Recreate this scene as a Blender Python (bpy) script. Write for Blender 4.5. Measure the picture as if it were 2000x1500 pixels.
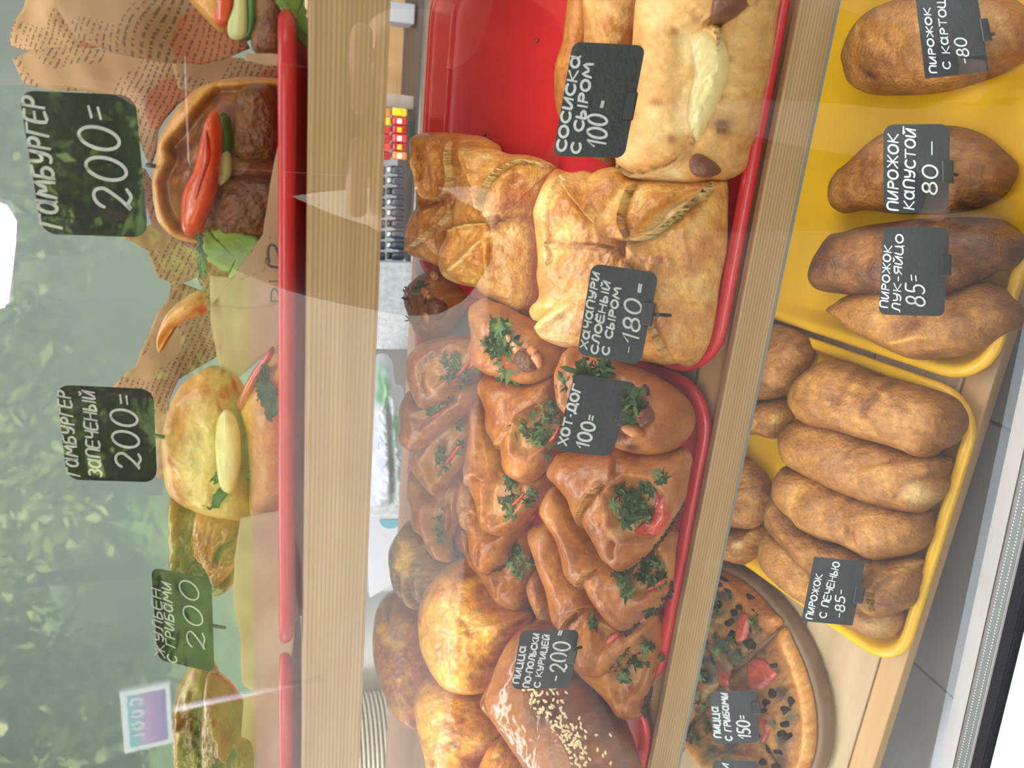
import bpy, bmesh, math, random
import numpy as np
from math import radians, sin, cos, pi, atan, tan
from mathutils import Vector, Matrix

random.seed(7); rng = np.random.default_rng(7)
scn = bpy.context.scene
for o in list(bpy.data.objects): bpy.data.objects.remove(o)
COL = scn.collection

# ------------------------------------------------------------------ camera
CAM = np.array([0.0, 0.0, 1.40]); F = 1502.0
PITCH, YAW = radians(16.608), radians(19.444)
FWD = np.array([-sin(YAW)*cos(PITCH), cos(YAW)*cos(PITCH), -sin(PITCH)])
RGT = np.array([cos(YAW), sin(YAW), 0.0]); UPV = np.cross(RGT, FWD)
cam = bpy.data.cameras.new('camera'); co = bpy.data.objects.new('camera', cam); COL.objects.link(co)
cam.sensor_fit = 'HORIZONTAL'; cam.sensor_width = 36.0; cam.lens = 36.0*F/2000.0; cam.clip_start = 0.02
# the phone is held sideways: picture-right is world-down
M = Matrix(((-UPV[0], RGT[0], -FWD[0], CAM[0]), (-UPV[1], RGT[1], -FWD[1], CAM[1]), (-UPV[2], RGT[2], -FWD[2], CAM[2]), (0, 0, 0, 1)))
co.matrix_world = M
scn.camera = co
cam.dof.use_dof = True; cam.dof.focus_distance = 0.55; cam.dof.aperture_fstop = 11.0

# ------------------------------------------------------------------ light and exposure
scn.view_settings.view_transform = 'Standard'; scn.view_settings.look = 'None'
scn.view_settings.gamma = 1.0; scn.view_settings.use_curve_mapping = False
scn.view_settings.exposure = 0.55
w = bpy.data.worlds.new('world'); scn.world = w; w.use_nodes = True
nt = w.node_tree; bg = nt.nodes['Background']
sky = nt.nodes.new('ShaderNodeTexSky'); sky.sky_type = 'NISHITA'; sky.sun_disc = False
sky.sun_elevation = radians(58); sky.sun_rotation = radians(200); sky.air_density = 1.2; sky.dust_density = 3.0; sky.ozone_density = 0.6
hsv = nt.nodes.new('ShaderNodeHueSaturation'); hsv.inputs['Saturation'].default_value = 0.35
nt.links.new(sky.outputs[0], hsv.inputs['Color']); nt.links.new(hsv.outputs[0], bg.inputs[0]); bg.inputs[1].default_value = 1.0
sun = bpy.data.lights.new('sun', 'SUN'); so = bpy.data.objects.new('sun', sun); COL.objects.link(so)
sun.energy = 16.0; sun.angle = radians(1.0); sun.color = (1.0, .95, .86)
so.rotation_euler = (radians(-40), 0, radians(18)); so.location = (2, 6, 8)
room = bpy.data.lights.new('added_room_light', 'AREA'); ro = bpy.data.objects.new('added_room_light', room); COL.objects.link(ro)  # unseen area light added as the stall's interior lighting
room.shape = 'RECTANGLE'; room.size = 1.6; room.size_y = 0.5; room.energy = 6.0; room.color = (1.0, .96, .9)
ro.location = (-0.35, .72, 2.14)
FILL_STRIPS = []                                     # added strip lights, none seen, to brighten trays below the two upper shelves
for nm, yy, zz, en in (('added_fill_upper', .45, 1.4-.0475, 0.50), ('added_fill_lower', .428, 1.4-.302, 0.40)):
    L_ = bpy.data.lights.new(nm, 'AREA'); L_.shape = 'RECTANGLE'; L_.size = 1.3; L_.size_y = .03; L_.energy = en; L_.color = (1.0, .95, .87)
    lo_ = bpy.data.objects.new(nm, L_); COL.objects.link(lo_); lo_.location = (-.27, yy, zz); FILL_STRIPS.append((yy, zz))

# ------------------------------------------------------------------ geometry helpers
def ray(x, y):
    x = np.asarray(x, float); y = np.asarray(y, float)
    return FWD*F + RGT*((1500-y)-750)[..., None] - UPV*(x-1000)[..., None]
class Pl:                                    # a plane in the scene
    def __init__(s, p, n): s.p = np.asarray(p, float); s.n = np.asarray(n, float)/np.linalg.norm(n)
    def off(s, d): return Pl(s.p+s.n*d, s.n)
    def dist(s, q): return (q-s.p)@s.n
def hit(x, y, pl):
    v = ray(x, y); t = ((pl.p-CAM)@pl.n)/(v@pl.n)
    return CAM+v*t[..., None]
def shelf(y0, z0, deg): a = radians(deg); return Pl((0, y0, 1.4+z0), (0, -sin(a), cos(a)))
MID = shelf(.400, -.2665, 25); LOW = shelf(.390, -.4740, 13); TOP = shelf(.360, -.0106, 0)
GLASS = Pl((0, .300, 1.4), (0, cos(radians(4.5)), sin(radians(4.5))))
def uv(pl, u, v, h=0.0):                     # u along the shelf, v into the case, h off the shelf
    e2 = np.cross(pl.n, (1, 0, 0)); return np.array([u, pl.p[1], pl.p[2]]) + e2*v + pl.n*h

def wpos(o):                                   # world place of an object (no object that has children is turned)
    p = Vector(o.location)
    while o.parent is not None: o = o.parent; p = p+o.location
    return p
def tag(o, label=None, cat=None, group=None, kind=None):
    if label: o['label'] = label
    if cat: o['category'] = cat
    if group: o['group'] = group
    if kind: o['kind'] = kind
    return o
def empty(name, loc, label=None, cat=None, group=None):
    o = bpy.data.objects.new(name, None); o.empty_display_size = .02
    o.location = Vector(loc); COL.objects.link(o)
    return tag(o, label, cat, group)
def mesh(name, v, f, mat, parent=None, smooth=True, col=None, origin=None):
    v = np.asarray(v, float)
    og = np.asarray(origin if origin is not None else (wpos(parent) if parent is not None else v.mean(0)))
    me = bpy.data.meshes.new(name); me.from_pydata((v-og).tolist(), [], [tuple(int(i) for i in q) for q in f])
    if mat is not None: me.materials.append(mat)
    if smooth: me.polygons.foreach_set('use_smooth', [True]*len(me.polygons))
    if col is not None:
        at = me.color_attributes.new('col', 'FLOAT_COLOR', 'POINT')
        c = np.ones((len(v), 4)); c[:, :3] = col; at.data.foreach_set('color', c.ravel())
    me.update()
    o = bpy.data.objects.new(name, me); COL.objects.link(o)
    if parent is not None: o.parent = parent; o.location = Vector(og)-wpos(parent)
    else: o.location = Vector(og)
    return o
def bm_mesh(name, bm, mat, parent=None, smooth=False, loc=None):
    me = bpy.data.meshes.new(name); bmesh.ops.recalc_face_normals(bm, faces=bm.faces); bm.to_mesh(me); bm.free()
    me.materials.append(mat)
    if smooth: me.polygons.foreach_set('use_smooth', [True]*len(me.polygons))
    o = bpy.data.objects.new(name, me); COL.objects.link(o)
    if loc is not None: o.location = Vector(loc)
    if parent is not None: o.parent = parent
    return o
def box_bm(bm, lo, hi, bev=0.0, seg=2, rot=None):
    lo, hi = Vector(lo), Vector(hi); c = (lo+hi)/2; s = hi-lo
    m = Matrix.Translation(c) @ (rot.to_4x4() if rot else Matrix()) @ Matrix.Diagonal((*s, 1))
    r = bmesh.ops.create_cube(bm, size=1, matrix=m)
    if bev:
        es = set(e for v in r['verts'] for e in v.link_edges)
        bmesh.ops.bevel(bm, geom=list(es), offset=bev, segments=seg, affect='EDGES', profile=.5)
def box(name, lo, hi, mat, parent=None, bev=.002, rot=None):
    bm = bmesh.new(); c = (Vector(lo)+Vector(hi))/2
    h = (Vector(hi)-Vector(lo))/2
    box_bm(bm, -h, h, bev, 2, rot)
    pl = wpos(parent) if parent is not None else Vector()
    return bm_mesh(name, bm, mat, parent, False, c-pl)
def lathe(name, prof, mat, loc, parent=None, n=28, rot=None):     # prof: (radius, height)
    P = np.array(prof); v = []; f = []
    for r, z in P:
        for k in range(n): a = 2*pi*k/n; v.append((r*cos(a), r*sin(a), z))
    m = len(P)
    for i in range(m-1):
        for k in range(n): f.append((i*n+k, i*n+(k+1) % n, (i+1)*n+(k+1) % n, (i+1)*n+k))
    f.append(tuple(range(n))[::-1]); f.append(tuple((m-1)*n+k for k in range(n)))
    v = np.array(v)
    if rot is not None: v = v @ np.array(rot.to_3x3()).T
    return mesh(name, v+np.asarray(loc), f, mat, parent, True)
def tube(name, pts, r, mat, parent=None, n=8):
    pts = [Vector(p) for p in pts]; v = []; f = []
    for i, p in enumerate(pts):
        d = (pts[min(i+1, len(pts)-1)]-pts[max(i-1, 0)]).normalized()
        a = d.orthogonal().normalized(); b = d.cross(a)
        rr = r[i] if hasattr(r, '__len__') else r
        for k in range(n): t = 2*pi*k/n; v.append(p+(a*cos(t)+b*sin(t))*rr)
    for i in range(len(pts)-1):
        for k in range(n): f.append((i*n+k, i*n+(k+1) % n, (i+1)*n+(k+1) % n, (i+1)*n+k))
    f.append(tuple(range(n))[::-1]); f.append(tuple((len(pts)-1)*n+k for k in range(n)))
    return mesh(name, np.array([tuple(q) for q in v]), f, mat, parent)

def catmull(P, n, closed=True):
    P = np.asarray(P, float); m = len(P)
    if closed: Q = np.vstack([P[-1], P, P[0], P[1]])
    else: Q = np.vstack([2*P[0]-P[1], P, 2*P[-1]-P[-2]])
    segs = m if closed else m-1; out = []
    k = max(3, int(6*n/segs)+1)
    for i in range(segs):
        p0, p1, p2, p3 = Q[i], Q[i+1], Q[i+2], Q[i+3]
        t = np.linspace(0, 1, k, endpoint=False)[:, None]
        out.append(.5*((2*p1)+(-p0+p2)*t+(2*p0-5*p1+4*p2-p3)*t*t+(-p0+3*p1-3*p2+p3)*t**3))
    C = np.vstack(out)
    if closed: C = np.vstack([C, C[:1]])
    else: C = np.vstack([C, P[-1:]])
    L = np.concatenate([[0], np.cumsum(np.linalg.norm(np.diff(C, axis=0), axis=1))])
    s = np.linspace(0, L[-1], n, endpoint=not closed)
    return np.stack([np.interp(s, L, C[:, j]) for j in range(C.shape[1])], 1)
def fbm(P, scale, seed, octs=4):             # smooth random field from waves; P (n,2) or (n,3)
    r = np.random.default_rng(seed); out = np.zeros(len(P)); a = 1.0; tot = 0
    P = np.asarray(P, float)
    for o in range(octs):
        for k in range(5):
            d = r.normal(size=P.shape[1]); d /= np.linalg.norm(d)
            out += a*np.sin((P@d)*scale*2*pi*(2**o)*r.uniform(.7, 1.3)+r.uniform(0, 6.28)+ .6*np.sin((P@r.permutation(d))*scale*5*2**o+r.uniform(0, 6)))/3.0
        tot += a; a *= .55
    return out/tot
def segdist(P, L):                            # distance, side and along-fraction of points P to polyline L
    best = np.full(len(P), 1e9); side = np.zeros(len(P)); al = np.zeros(len(P))
    n = len(L)-1
    for i in range(n):
        a, b = L[i], L[i+1]; d = b-a; l2 = max(d@d, 1e-9)
        t = np.clip(((P-a)@d)/l2, 0, 1); q = a+t[:, None]*d; e = P-q; D = np.hypot(e[:, 0], e[:, 1])
        m = D < best; best[m] = D[m]; side[m] = np.sign(d[0]*e[m, 1]-d[1]*e[m, 0]); al[m] = (i+t[m])/n
    return best, side, al
def inside(P, G):
    x, y = P[:, 0], P[:, 1]; r = np.zeros(len(P), bool); j = len(G)-1
    for i in range(len(G)):
        xi, yi = G[i]; xj, yj = G[j]
        c = ((yi > y) != (yj > y)) & (x < (xj-xi)*(y-yi)/((yj-yi) or 1e-9)+xi)
        r ^= c; j = i
    return r
def polymask(P, G, soft):
    G = np.asarray(G, float); d, _, _ = segdist(P, np.vstack([G, G[:1]])); s = np.where(inside(P, G), d, -d)
    t = np.clip(s/soft*.5+.5, 0, 1); return t*t*(3-2*t)

# ------------------------------------------------------------------ materials
def newmat(name):
    m = bpy.data.materials.new(name); m.use_nodes = True; n = m.node_tree
    return m, n, n.nodes['Principled BSDF']
def plain(name, c, rough=.5, metal=0.0, spec=.5, bump=0, bscale=60, coat=0, var=0.0, vscale=20, emit=None, estr=0, stretch=None):
    m, n, b = newmat(name)
    b.inputs['Base Color'].default_value = (*c, 1); b.inputs['Roughness'].default_value = rough
    b.inputs['Metallic'].default_value = metal; b.inputs['Specular IOR Level'].default_value = spec
    b.inputs['Coat Weight'].default_value = coat; b.inputs['Coat Roughness'].default_value = .15
    if emit: b.inputs['Emission Color'].default_value = (*emit, 1); b.inputs['Emission Strength'].default_value = estr
    tc = n.nodes.new('ShaderNodeTexCoord'); mp = n.nodes.new('ShaderNodeMapping'); n.links.new(tc.outputs['Object'], mp.inputs[0])
    if stretch: mp.inputs['Scale'].default_value = stretch
    if var:
        t = n.nodes.new('ShaderNodeTexNoise'); t.inputs['Scale'].default_value = vscale; t.inputs['Detail'].default_value = 5
        n.links.new(mp.outputs[0], t.inputs['Vector'])
        r = n.nodes.new('ShaderNodeValToRGB'); r.color_ramp.elements[0].position = .3; r.color_ramp.elements[1].position = .7
        r.color_ramp.elements[0].color = (*[max(0, x*(1-var)) for x in c], 1); r.color_ramp.elements[1].color = (*[min(1, x*(1+var)) for x in c], 1)
        n.links.new(t.outputs['Fac'], r.inputs[0]); n.links.new(r.outputs[0], b.inputs['Base Color'])
    if bump:
        t2 = n.nodes.new('ShaderNodeTexNoise'); t2.inputs['Scale'].default_value = bscale; t2.inputs['Detail'].default_value = 4
        n.links.new(mp.outputs[0], t2.inputs['Vector'])
        bp = n.nodes.new('ShaderNodeBump'); bp.inputs['Strength'].default_value = bump; bp.inputs['Distance'].default_value = .004
        n.links.new(t2.outputs['Fac'], bp.inputs['Height']); n.links.new(bp.outputs[0], b.inputs['Normal'])
    return m
def dough(name, rough=.45, coat=.25, bump=.35, bscale=120, var=.16, stretch=(1, 1, 1), spec=.4):
    m, n, b = newmat(name)
    at = n.nodes.new('ShaderNodeVertexColor'); at.layer_name = 'col'
    tc = n.nodes.new('ShaderNodeTexCoord'); mp = n.nodes.new('ShaderNodeMapping'); mp.inputs['Scale'].default_value = stretch
    n.links.new(tc.outputs['Object'], mp.inputs[0])
    t = n.nodes.new('ShaderNodeTexNoise'); t.inputs['Scale'].default_value = bscale*.9; t.inputs['Detail'].default_value = 6; t.inputs['Roughness'].default_value = .65
    n.links.new(mp.outputs[0], t.inputs['Vector'])
    mr = n.nodes.new('ShaderNodeMapRange'); mr.inputs['From Min'].default_value = .3; mr.inputs['From Max'].default_value = .7
    mr.inputs['To Min'].default_value = 1-var; mr.inputs['To Max'].default_value = 1+var
    n.links.new(t.outputs['Fac'], mr.inputs[0])
    mx = n.nodes.new('ShaderNodeVectorMath'); mx.operation = 'SCALE'
    n.links.new(at.outputs['Color'], mx.inputs[0]); n.links.new(mr.outputs[0], mx.inputs['Scale']); n.links.new(mx.outputs[0], b.inputs['Base Color'])
    t2 = n.nodes.new('ShaderNodeTexNoise'); t2.inputs['Scale'].default_value = bscale*2.2; t2.inputs['Detail'].default_value = 4
    n.links.new(mp.outputs[0], t2.inputs['Vector'])
    bp = n.nodes.new('ShaderNodeBump'); bp.inputs['Strength'].default_value = bump; bp.inputs['Distance'].default_value = .002
    n.links.new(t2.outputs['Fac'], bp.inputs['Height']); n.links.new(bp.outputs[0], b.inputs['Normal'])
    b.inputs['Roughness'].default_value = rough; b.inputs['Coat Weight'].default_value = coat; b.inputs['Coat Roughness'].default_value = .22
    b.inputs['Specular IOR Level'].default_value = spec
    return m
def wood(name, c1, c2, scale=(3, 60, 60), rough=.5, rings=0.0, coat=0.0):
    m, n, b = newmat(name)
    tc = n.nodes.new('ShaderNodeTexCoord'); mp = n.nodes.new('ShaderNodeMapping'); mp.inputs['Scale'].default_value = scale
    n.links.new(tc.outputs['Object'], mp.inputs[0])
    t = n.nodes.new('ShaderNodeTexNoise'); t.inputs['Scale'].default_value = 1.0; t.inputs['Detail'].default_value = 6; t.inputs['Distortion'].default_value = .4
    n.links.new(mp.outputs[0], t.inputs['Vector'])
    r = n.nodes.new('ShaderNodeValToRGB'); r.color_ramp.elements[0].position = .32; r.color_ramp.elements[1].position = .68
    r.color_ramp.elements[0].color = (*c1, 1); r.color_ramp.elements[1].color = (*c2, 1)
    n.links.new(t.outputs['Fac'], r.inputs[0]); last = r.outputs[0]
    if rings:
        sx = n.nodes.new('ShaderNodeSeparateXYZ'); n.links.new(tc.outputs['Object'], sx.inputs[0])
        t3 = n.nodes.new('ShaderNodeTexNoise'); t3.inputs['Scale'].default_value = 2.0
        m3 = n.nodes.new('ShaderNodeMapping'); m3.inputs['Scale'].default_value = (1.5, 20, 20); n.links.new(tc.outputs['Object'], m3.inputs[0]); n.links.new(m3.outputs[0], t3.inputs['Vector'])
        ad = n.nodes.new('ShaderNodeMath'); ad.operation = 'MULTIPLY_ADD'; ad.inputs[1].default_value = .0022; n.links.new(t3.outputs['Fac'], ad.inputs[0]); n.links.new(sx.outputs['Z'], ad.inputs[2])
        ml = n.nodes.new('ShaderNodeMath'); ml.operation = 'MULTIPLY'; ml.inputs[1].default_value = 2*pi/rings; n.links.new(ad.outputs[0], ml.inputs[0])
        sn = n.nodes.new('ShaderNodeMath'); sn.operation = 'SINE'; n.links.new(ml.outputs[0], sn.inputs[0])
        mr = n.nodes.new('ShaderNodeMapRange'); mr.inputs['From Min'].default_value = .1; mr.inputs['From Max'].default_value = 1; mr.inputs['To Max'].default_value = .75; n.links.new(sn.outputs[0], mr.inputs[0])
        mx = n.nodes.new('ShaderNodeMix'); mx.data_type = 'RGBA'; mx.inputs[7].default_value = (*[x*.62 for x in c1], 1)
        n.links.new(mr.outputs[0], mx.inputs[0]); n.links.new(last, mx.inputs[6]); last = mx.outputs[2]
    n.links.new(last, b.inputs['Base Color']); b.inputs['Roughness'].default_value = rough; b.inputs['Coat Weight'].default_value = coat
    bp = n.nodes.new('ShaderNodeBump'); bp.inputs['Strength'].default_value = .15; bp.inputs['Distance'].default_value = .001
    n.links.new(t.outputs['Fac'], bp.inputs['Height']); n.links.new(bp.outputs[0], b.inputs['Normal'])
    return m
MT = {}
MT['red'] = plain('red_plastic', (.62, .025, .028), .28, spec=.5, bump=.05, bscale=400, var=.08, vscale=30)
MT['yellow'] = plain('yellow_plastic', (.92, .50, .010), .3, spec=.5, bump=.05, bscale=400, var=.05, vscale=25)
MT['pine'] = wood('pine_rail', (.47, .285, .125), (.58, .375, .185), (4, 50, 90), .5, rings=.0021)
MT['pine_lip'] = wood('pine_lip', (.60, .33, .13), (.70, .44, .2), (4, 60, 60), .5)
MT['board'] = wood('pine_board', (.52, .36, .2), (.66, .48, .29), (3, 45, 45), .55)
MT['board_mid'] = wood('shelf_board', (.3, .17, .1), (.4, .24, .15), (3, 45, 45), .55)
MT['darkwood'] = wood('dark_wood', (.10, .055, .03), (.17, .095, .05), (5, 40, 40), .5)
MT['cutboard'] = wood('cutting_board', (.17, .095, .05), (.26, .15, .08), (4, 50, 50), .5)
MT['cabinet'] = wood('cabinet_wood', (.36, .2, .08), (.5, .3, .13), (30, 3, 3), .5)
MT['bun'] = dough('baked_dough', .40, .25, .45, 110, .17)
MT['glazed'] = dough('glazed_dough', .28, .55, .4, 90, .16)
MT['puff'] = dough('puff_pastry', .33, .4, .9, 120, .22, (1, 1, 1))
MT['fried'] = dough('fried_dough', .46, .12, .9, 170, .22)
MT['cheesy'] = dough('cheese_bread', .34, .4, .9, 75, .32)
MT['flour'] = dough('flatbread', .5, .08, .6, 120, .18)
MT['meat'] = dough('meat', .45, .2, 1.0, 180, .35)
MT['tomato_fresh'] = plain('fresh_tomato', (.72, .10, .025), .25, spec=.6, bump=.15, bscale=150, var=.18, vscale=90, coat=.3)
MT['tomato_baked'] = plain('baked_tomato', (.36, .055, .03), .35, spec=.4, bump=.4, bscale=150, var=.4, vscale=110, coat=.15)
MT['sausage'] = plain('sausage', (.20, .072, .034), .4, bump=.25, bscale=200, var=.2, vscale=60)
MT['tomato'] = plain('tomato', (.55, .06, .03), .22, spec=.6, bump=.3, bscale=150, var=.35, vscale=120, coat=.3)
MT['cucumber'] = plain('cucumber_flesh', (.62, .62, .26), .3, var=.12, vscale=80)
MT['cuke_skin'] = plain('cucumber_skin', (.07, .14, .025), .35, var=.3, vscale=90)
MT['parsley'] = plain('parsley', (.036, .07, .016), .5, spec=.3, var=.45, vscale=150, bump=.3, bscale=300)
MT['parsley_lt'] = plain('parsley_pale', (.09, .15, .035), .5, spec=.3, var=.4, vscale=150)
MT['lettuce'] = plain('lettuce', (.24, .34, .06), .4, var=.4, vscale=60, bump=.4, bscale=120)
MT['sauce'] = plain('pink_sauce', (.60, .23, .075), .3, spec=.6, coat=.4, var=.08, vscale=80)
MT['char'] = plain('burnt_crust', (.055, .025, .017), .6, bump=1, bscale=300, var=.5, vscale=200)
MT['cheese'] = plain('melted_cheese', (.80, .63, .27), .3, spec=.5, coat=.25, bump=.35, bscale=130, var=.12, vscale=70)
MT['sesame'] = plain('sesame', (.72, .53, .27), .45)
MT['olive'] = plain('mushroom_dark', (.022, .015, .011), .8, spec=.05, var=.6, vscale=120, bump=.5, bscale=200)
MT['card'] = plain('chalk_card', (.017, .018, .019), .42, spec=.4, bump=.12, bscale=350, var=.25, vscale=60)
MT['ink'] = plain('chalk_marker', (.54, .56, .56), .6, var=.10, vscale=400)
MT['clip'] = plain('black_plastic', (.012, .012, .013), .3)
MT['kraftink'] = plain('brown_print', (.06, .045, .04), .7)
MT['white'] = plain('white_plastic', (.78, .8, .82), .35)
MT['pvc'] = plain('white_pvc', (.26, .295, .33), .4, bump=.04, bscale=300, var=.03, vscale=20)
MT['paperw'] = plain('white_paper', (.30, .30, .32), .7)
MT['gasket'] = plain('rubber_gasket', (.004, .004, .0045), .8, spec=.08, bump=.3, bscale=500)
MT['spacer'] = plain('aluminium_spacer', (.27, .265, .26), .5, .2)
MT['bead'] = wood('pale_bead', (.34, .27, .23), (.40, .33, .285), (4, 60, 60), .5)
MT['holes'] = plain('desiccant_hole', (.85, .85, .85), .5)
MT['steel'] = plain('brushed_steel', (.6, .6, .58), .28, 1.0, bump=.05, bscale=40, stretch=(1, 60, 60))
MT['greysheet'] = plain('grey_sheet', (.50, .50, .50), .35, .0, var=.06, vscale=6)
MT['wall'] = plain('interior_wall', (.52, .56, .60), .6, var=.03, vscale=3)
MT['ceil'] = plain('interior_ceiling', (.45, .5, .55), .6)
MT['darkpanel'] = plain('dark_panel', (.06, .045, .04), .5)
MT['greycloth'] = plain('grey_speckled_panel', (.30, .31, .32), .8, var=.2, vscale=140)
MT['asphalt'] = plain('paving', (.18, .175, .165), .8, var=.12, vscale=2)
MT['ground_near_dark'] = plain('near_ground_darkened', (.06, .06, .062), .9, spec=.2, var=.2, vscale=8, bump=.3, bscale=60)  # near ground coloured darker to weaken its reflection in the glass
MT['grass'] = plain('hill_grass', (.13, .22, .05), .8, var=.5, vscale=1.2)
MT['leaf'] = plain('tree_leaf', (.26, .36, .075), .55, var=.35, vscale=1.5)
MT['leaf2'] = plain('tree_leaf_light', (.42, .50, .15), .55, var=.35, vscale=1.5)
MT['bark'] = plain('bark', (.10, .075, .055), .8, bump=.8, bscale=20)
MT['led'] = plain('led_tube', (.9, .95, 1), .4, emit=(.80, .95, 1.0), estr=6)

def glassmat():
    m = bpy.data.materials.new('window_glass'); m.use_nodes = True; n = m.node_tree
    for x in list(n.nodes): n.nodes.remove(x)
    out = n.nodes.new('ShaderNodeOutputMaterial'); tr = n.nodes.new('ShaderNodeBsdfTransparent'); gl = n.nodes.new('ShaderNodeBsdfGlossy')
    gl.inputs['Roughness'].default_value = 0.0; tr.inputs[0].default_value = (.97, .985, .98, 1)
    fr = n.nodes.new('ShaderNodeFresnel'); fr.inputs[0].default_value = 1.52
    ml = n.nodes.new('ShaderNodeMath'); ml.operation = 'MULTIPLY'; ml.inputs[1].default_value = 1.95; ml.use_clamp = True
    mx = n.nodes.new('ShaderNodeMixShader'); n.links.new(fr.outputs[0], ml.inputs[0]); n.links.new(ml.outputs[0], mx.inputs[0])
    n.links.new(tr.outputs[0], mx.inputs[1]); n.links.new(gl.outputs[0], mx.inputs[2]); n.links.new(mx.outputs[0], out.inputs[0])
    return m
MT['glass'] = glassmat()
def kraftmat():
    m, n, b = newmat('printed_kraft_paper')
    tc = n.nodes.new('ShaderNodeTexCoord'); mp = n.nodes.new('ShaderNodeMapping'); mp.inputs['Rotation'].default_value = (0, 0, .4)
    n.links.new(tc.outputs['UV'], mp.inputs[0])
    def noise(scale, st):
        q = n.nodes.new('ShaderNodeMapping'); q.inputs['Scale'].default_value = st; n.links.new(mp.outputs[0], q.inputs[0])
        t = n.nodes.new('ShaderNodeTexNoise'); t.inputs['Scale'].default_value = scale; t.inputs['Detail'].default_value = 1; n.links.new(q.outputs[0], t.inputs['Vector']); return t
    sx = n.nodes.new('ShaderNodeSeparateXYZ'); n.links.new(mp.outputs[0], sx.inputs[0])
    ml = n.nodes.new('ShaderNodeMath'); ml.operation = 'MULTIPLY'; ml.inputs[1].default_value = 2*pi/.0031; n.links.new(sx.outputs['Y'], ml.inputs[0])
    sn = n.nodes.new('ShaderNodeMath'); sn.operation = 'SINE'; n.links.new(ml.outputs[0], sn.inputs[0])
    g1 = n.nodes.new('ShaderNodeMath'); g1.operation = 'GREATER_THAN'; g1.inputs[1].default_value = .35; n.links.new(sn.outputs[0], g1.inputs[0])
    t1 = noise(1.0, (620, 330, 1)); g2 = n.nodes.new('ShaderNodeMath'); g2.operation = 'GREATER_THAN'; g2.inputs[1].default_value = .47; n.links.new(t1.outputs['Fac'], g2.inputs[0])
    t2 = noise(1.0, (22, 22, 1)); g3 = n.nodes.new('ShaderNodeMath'); g3.operation = 'GREATER_THAN'; g3.inputs[1].default_value = .44; n.links.new(t2.outputs['Fac'], g3.inputs[0])
    a = n.nodes.new('ShaderNodeMath'); a.operation = 'MULTIPLY'; n.links.new(g1.outputs[0], a.inputs[0]); n.links.new(g2.outputs[0], a.inputs[1])
    a2 = n.nodes.new('ShaderNodeMath'); a2.operation = 'MULTIPLY'; n.links.new(a.outputs[0], a2.inputs[0]); n.links.new(g3.outputs[0], a2.inputs[1])
    a3 = n.nodes.new('ShaderNodeMath'); a3.operation = 'MULTIPLY'; a3.inputs[1].default_value = .7; n.links.new(a2.outputs[0], a3.inputs[0])
    t4 = noise(1.0, (14, 14, 1)); g4 = n.nodes.new('ShaderNodeMath'); g4.operation = 'GREATER_THAN'; g4.inputs[1].default_value = .64; n.links.new(t4.outputs['Fac'], g4.inputs[0])
    m1 = n.nodes.new('ShaderNodeMix'); m1.data_type = 'RGBA'; m1.inputs[6].default_value = (.36, .215, .105, 1); m1.inputs[7].default_value = (.42, .10, .04, 1)
    s4 = n.nodes.new('ShaderNodeMath'); s4.operation = 'MULTIPLY'; s4.inputs[1].default_value = .6; n.links.new(g4.outputs[0], s4.inputs[0]); n.links.new(s4.outputs[0], m1.inputs[0])
    m2 = n.nodes.new('ShaderNodeMix'); m2.data_type = 'RGBA'; m2.inputs[7].default_value = (.09, .05, .03, 1)
    n.links.new(m1.outputs[2], m2.inputs[6]); n.links.new(a3.outputs[0], m2.inputs[0]); n.links.new(m2.outputs[2], b.inputs['Base Color'])
    b.inputs['Roughness'].default_value = .7; b.inputs['Specular IOR Level'].default_value = .2
    return m
MT['kraft'] = kraftmat()
MT['kraft_plain'] = plain('kraft_paper', (.44, .28, .155), .7, var=.1, vscale=40)

# ------------------------------------------------------------------ palettes (pale dough -> golden -> well browned), linear
def srgb(*c): return np.array([((x/255+.055)/1.055)**2.4 if x > 10 else x/3294 for x in c])
PAL = {
 'bun':   [srgb(230, 182, 106), srgb(200, 132, 60), srgb(158, 88, 34), srgb(98, 50, 20)],
 'gold':  [srgb(240, 204, 128), srgb(222, 160, 78), srgb(192, 118, 52), srgb(138, 74, 32)],
 'pale':  [srgb(238, 208, 148), srgb(226, 178, 108), srgb(200, 138, 72), srgb(150, 90, 44)],
 'fried': [srgb(220, 168, 86), srgb(184, 124, 56), srgb(146, 90, 38), srgb(94, 54, 26)],
 'cheesy': [srgb(240, 196, 80), srgb(222, 156, 52), srgb(186, 108, 34), srgb(116, 58, 24)],
 'dark':  [srgb(196, 140, 84), srgb(160, 98, 54), srgb(124, 68, 36), srgb(76, 40, 24)],
 'meat':  [srgb(160, 108, 66), srgb(128, 82, 48), srgb(98, 60, 36), srgb(60, 36, 24)],
 'olive': [srgb(200, 168, 96), srgb(160, 122, 56), srgb(122, 84, 40), srgb(80, 52, 28)],
}
def palette(name, b):
    P = np.array(PAL[name]); b = np.clip(b, 0, 1)*(len(P)-1); i = np.minimum(b.astype(int), len(P)-2); f = (b-i)[:, None]
    return P[i]*(1-f)+P[i+1]*f

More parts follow.
